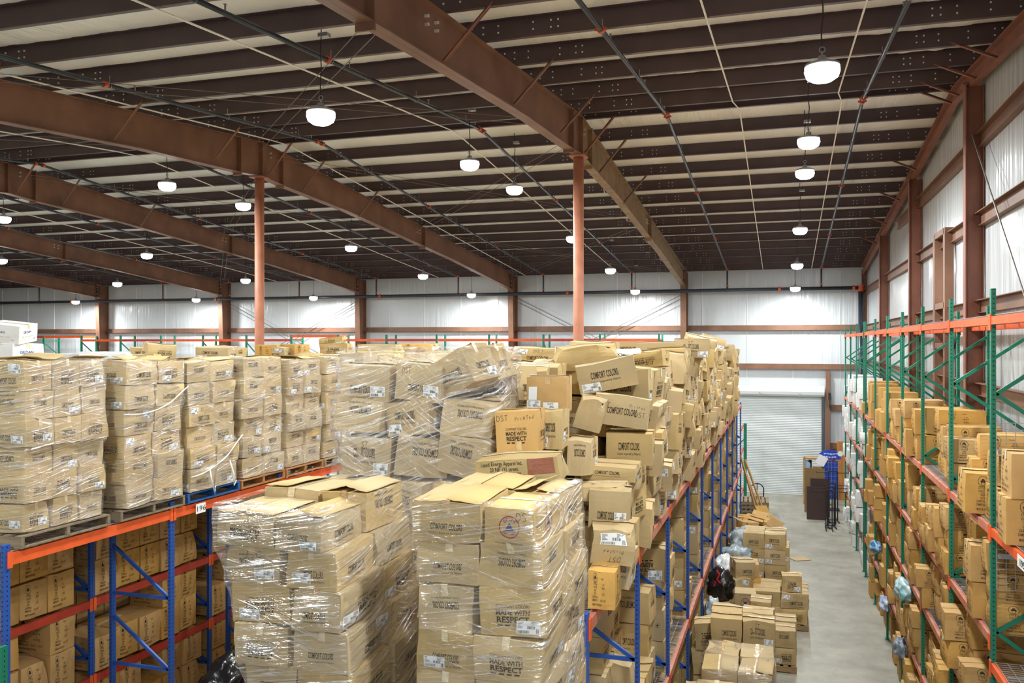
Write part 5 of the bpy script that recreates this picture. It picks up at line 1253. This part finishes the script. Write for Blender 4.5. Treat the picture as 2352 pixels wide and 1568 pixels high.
for nm, x in (('front_post', .03), ('rear_post', -1.0)):
    m = MB(); m.uv = []; post_mesh(m, x, 0, 3.1 if x > 0 else 4.2, M_GREENP, .08, .12); build(m, nm, M_GREENP, t)
m = MB(); m.bar((.02, 0, .4), (-.98, 0, 1.4), .03, .04); m.bar((-.98, 0, 1.5), (.02, 0, 2.5), .03, .04); build(m, 'brace', M_GREEN, t)
for z in (.55, 3.0, 2.1):
    m = MB(); m.box((-.06, -.9, z), (.05, 1.7, .1)); build(m, 'front_beam', M_ORANGE, t)
# ---------------------------------------------------------------- things by the rolling door
def panel(nm, lb, cat, x, y, w, h, th, mtl, lean=.1, rz=0):
    m = MB(); m.box((0, 0, h / 2), (w, th, h)); o = build(m, nm, mtl, None, loc=(x, y, .0 if lean < 0 else .0), rot=(-lean, 0, rz)); o.location.z = th / 2 * sin(abs(lean)); return tag(o, lb, cat)
M_PANEL = mat('panel_brown', srgb(62, 42, 40), .35, noise_amt=.1)
panel('dark_panel', 'dark brown board leaning in front, by the garment racks', 'board', 1.06, 32.3, .62, 1.16, .03, M_PANEL, .08)
panel('dark_panel', 'taller dark brown board leaning behind the front one', 'board', 1.22, 32.9, .66, 1.36, .03, M_PANEL, .08)
panel('tan_panel', 'olive-tan board leaning behind the dark brown boards', 'board', 1.05, 33.7, .7, 1.62, .03, mat('panel_tan', srgb(130, 104, 66), .5, noise_amt=.1), .06)
t = thing('poster_crate', 'wood framed crate with a blue seaside poster near the rolling door', 'crate', (1.08, 35.5, 0))
m = MB()
for a, b in ((-.36, 0), (.36, 0)): m.box((a, 0, .9), (.06, .3, 1.8))
m.box((0, 0, 1.77), (.7, .3, .06)); m.box((0, 0, .04), (.7, .3, .06))
for z in (1.2, 1.0, 1.4): m.box((.16, .1, z), (.4, .02, .08))
build(m, 'crate_frame', M_LUMB, t)
m = MB(); m.box((-.2, -.08, .95), (.26, .02, 1.5)); build(m, 'poster_sheet', mat('poster_sky', srgb(70, 140, 200), .4, noise_amt=.8, noise_scale=1.4, stretch=(1, 1, 1.5), col2=srgb(205, 225, 235)), t)
m = MB(); m.box((-.1, -.1, 1.55), (.06, .02, .3)); m.box((-.14, -.1, 1.66), (.12, .02, .1), 0, Matrix.Rotation(.5, 3, 'Y')); build(m, 'poster_palm', mat('poster_dark', srgb(36, 50, 52), .5), t)
def garment_rack(lb, x, y, h, w, rz):
    t = thing('garment_rack', lb, 'clothes rack', (x, y, 0), rz, 'black garment racks'); q = .016
    for a in (-1, 1):
        m = MB(); m.box((a * w / 2, 0, h / 2), (.035, .035, h)); build(m, 'post', M_BLACK, t)
        m = MB(); m.box((a * w / 2, 0, .03), (.035, .75, .03)); build(m, 'foot', M_BLACK, t)
    m = MB(); m.box((0, 0, h), (w, .035, .035)); m.box((0, 0, .05), (w, .03, .03)); build(m, 'cross_rail', M_BLACK, t)
    m = MB(); 
    for s in (-1, 1): m.box((s * .32, 0, h - .05), (.5, .02, .02)); m.box((s * .56, 0, h - .03), (.02, .02, .06))
    build(m, 'display_arm', M_BLACK, t)
for i, (x, y, h, w, rz) in enumerate(((1.42, 30.75, 1.32, .2, 0), (1.5, 31.2, 1.36, .22, .15), (1.56, 31.7, 1.4, .22, -.1), (1.62, 32.2, 1.75, .3, .1))):
    garment_rack(('nearest black garment rack with crossed feet', 'second black garment rack close behind the nearest', 'third black garment rack in the cluster', 'tallest black garment rack at the back of the cluster')[i], x, y, h, w, rz)
t = thing('display_stand', 'blue wire display stand with a curved header sign', 'display stand', (1.62, 34.4, 0))
M_DBL = mat('display_blue', srgb(28, 70, 190), .4)
m = MB()
for k in range(6): m.box((-.3 + .12 * k, 0, 1.1), (.012, .012, 1.5))
for k in range(9): m.box((0, 0, .4 + k * .17), (.6, .012, .012))
build(m, 'wire_grid', M_GALV, t)
m = MB(); m.box((0, .04, 1.1), (.56, .02, 1.45)); build(m, 'back_panel', M_DBL, t)
m = MB(); m.prism([(-.38, 1.9), (-.38, 2.1), (-.24, 2.2), (-.1, 2.24), (.1, 2.24), (.24, 2.2), (.38, 2.1), (.38, 1.9)], 1, -.06, -.03); h = build(m, 'header_sign', M_DBL, t)
m = MB()
for k, (a, b, z) in enumerate(((-.2, .22, 2.1), (-.24, .2, 1.98))): 
    for q in range(9): m.box((a + (b - a) * q / 8, -.065, z + .01 * sin(q)), (.03, .006, .05))
build(m, 'header_lettering', M_LAB, h)
m = MB(); m.tube([(.36, -.07, 2.12), (.36, -.06, 2.12)], .1, 20); build(m, 'round_badge', M_LAB, h)
m = MB(); m.box((0, 0, .02), (.66, .5, .04)); build(m, 'base', M_BLACK, t)
m = MB(); m.box((1.32, 34.2, 1.86), (.34, .01, .36), 0, Matrix.Rotation(.5, 3, 'Y')); tag(build(m, 'paper_sign', M_LAB), 'white paper sign tilted left of the blue display stand', 'sign')
panel('plywood_sheet', 'tall orange-toned plywood sheet leaning on the far wall', 'plywood', 2.35, 36.6, .75, 2.35, .02, M_PLY, -.06)
m = MB(); m.box((2.5, 36.44, 1.62), (.26, .012, .22)); m.box((2.5, 36.46, 1.1), (.03, .012, 1.1)); m.box((2.5, 36.4, .54), (.2, .2, .02)); m.box((2.5, 36.4, .27), (.04, .04, .54)); m.box((2.5, 36.4, .01), (.3, .3, .02)); tag(build(m, 'caution_sign', mat('sign_yellow', srgb(242, 196, 30), .4)), 'yellow square sign on a stand before the plywood sheet', 'sign')
t = thing('fire_extinguisher', 'small red fire extinguisher on the door jamb', 'fire extinguisher', (1.86, 37.2, 1.5))
m = MB(); m.lathe([(0, 0), (.07, 0), (.075, .03), (.075, .32), (.05, .38), (.02, .4), (.02, .44), (0, .44)], 16); build(m, 'cylinder', mat('ext_red', srgb(200, 30, 34), .3), t, True)
m = MB(); m.box((0, -.05, .45), (.03, .12, .03)); m.tube([(0, 0, .43), (.09, -.03, .38), (.1, -.03, .12)], .012, 6); build(m, 'nozzle_hose', M_BLACK, t)
t = thing('green_post', 'short green perforated post standing before the wrapped pallet row', 'post', (-7.36, 6.6, 0))
m = MB(); m.uv = []; post_mesh(m, 0, 0, 3.27, M_GREENP); build(m, 'post', M_GREENP, t)
m = MB(); m.box((0, 0, .005), (.14, .14, .01)); build(m, 'base_plate', M_GREEN, t)
# ---------------------------------------------------------------- bags and panel on the green rack
bag('clothes_bag', (1.98, 21.3, 1.5), (.15, .38, .16), 'blue and white bag of clothes drooping from the white carton bay', M_BAGN, 21)
bag('clothes_bag', (2.0, 16.4, 1.82), (.17, .36, .22), 'teal bag of clothes resting over brown cartons at the rack edge', M_BAGT, 22)
bag('clothes_bag', (2.0, 19.5, .72), (.13, .3, .18), 'pale lilac clear bag just beyond the teal one', mat('bag_lilac', srgb(150, 165, 205), .2, noise_amt=.4, noise_scale=6, col2=srgb(215, 222, 232), bump=.8), 23)
bag('clothes_bag', (2.0, 16.9, .66), (.14, .28, .2), 'slate grey bag of clothes low on the rack face', mat('bag_slate', srgb(90, 105, 122), .2, noise_amt=.5, noise_scale=6, col2=srgb(170, 182, 196), bump=.8), 24)
t = thing('wire_panel', 'spare wire deck stood upright against the nearest green post', 'wire panel', (2.56, 10.0, 3.72))
m = MB()
for k in range(12): m.box((-.47 + .94 * k / 11, 0, .86), (.006, .006, 1.72))
for k in range(26): m.box((0, .006, 1.72 * k / 25), (.95, .006, .006))
build(m, 'wire_grid', M_WIRE, t)
for z in (.35, .9, 1.42):
    m = MB(); m.box((0, -.02, z), (.92, .03, .05)); build(m, 'support_channel', M_GALV, t)
gr_ = bpy.data.objects['green_pallet_rack']
m = MB(); m.box((2.026, 8.72, 4.29), (.004, .34, .11)); o = build(m, 'rack_number_plate', M_LAB, gr_); vs, fs, w = glyphs('195', .02); m = MB()
m.add([Vector((2.022, 8.72 - a * .09, 4.29 + (b - .5) * .06)) for a, b in vs], fs); build(m, 'plate_number', M_INK, o)
for l, n in LABELS.items():
    if len(n) > 1: print('DUP', l, len(n))
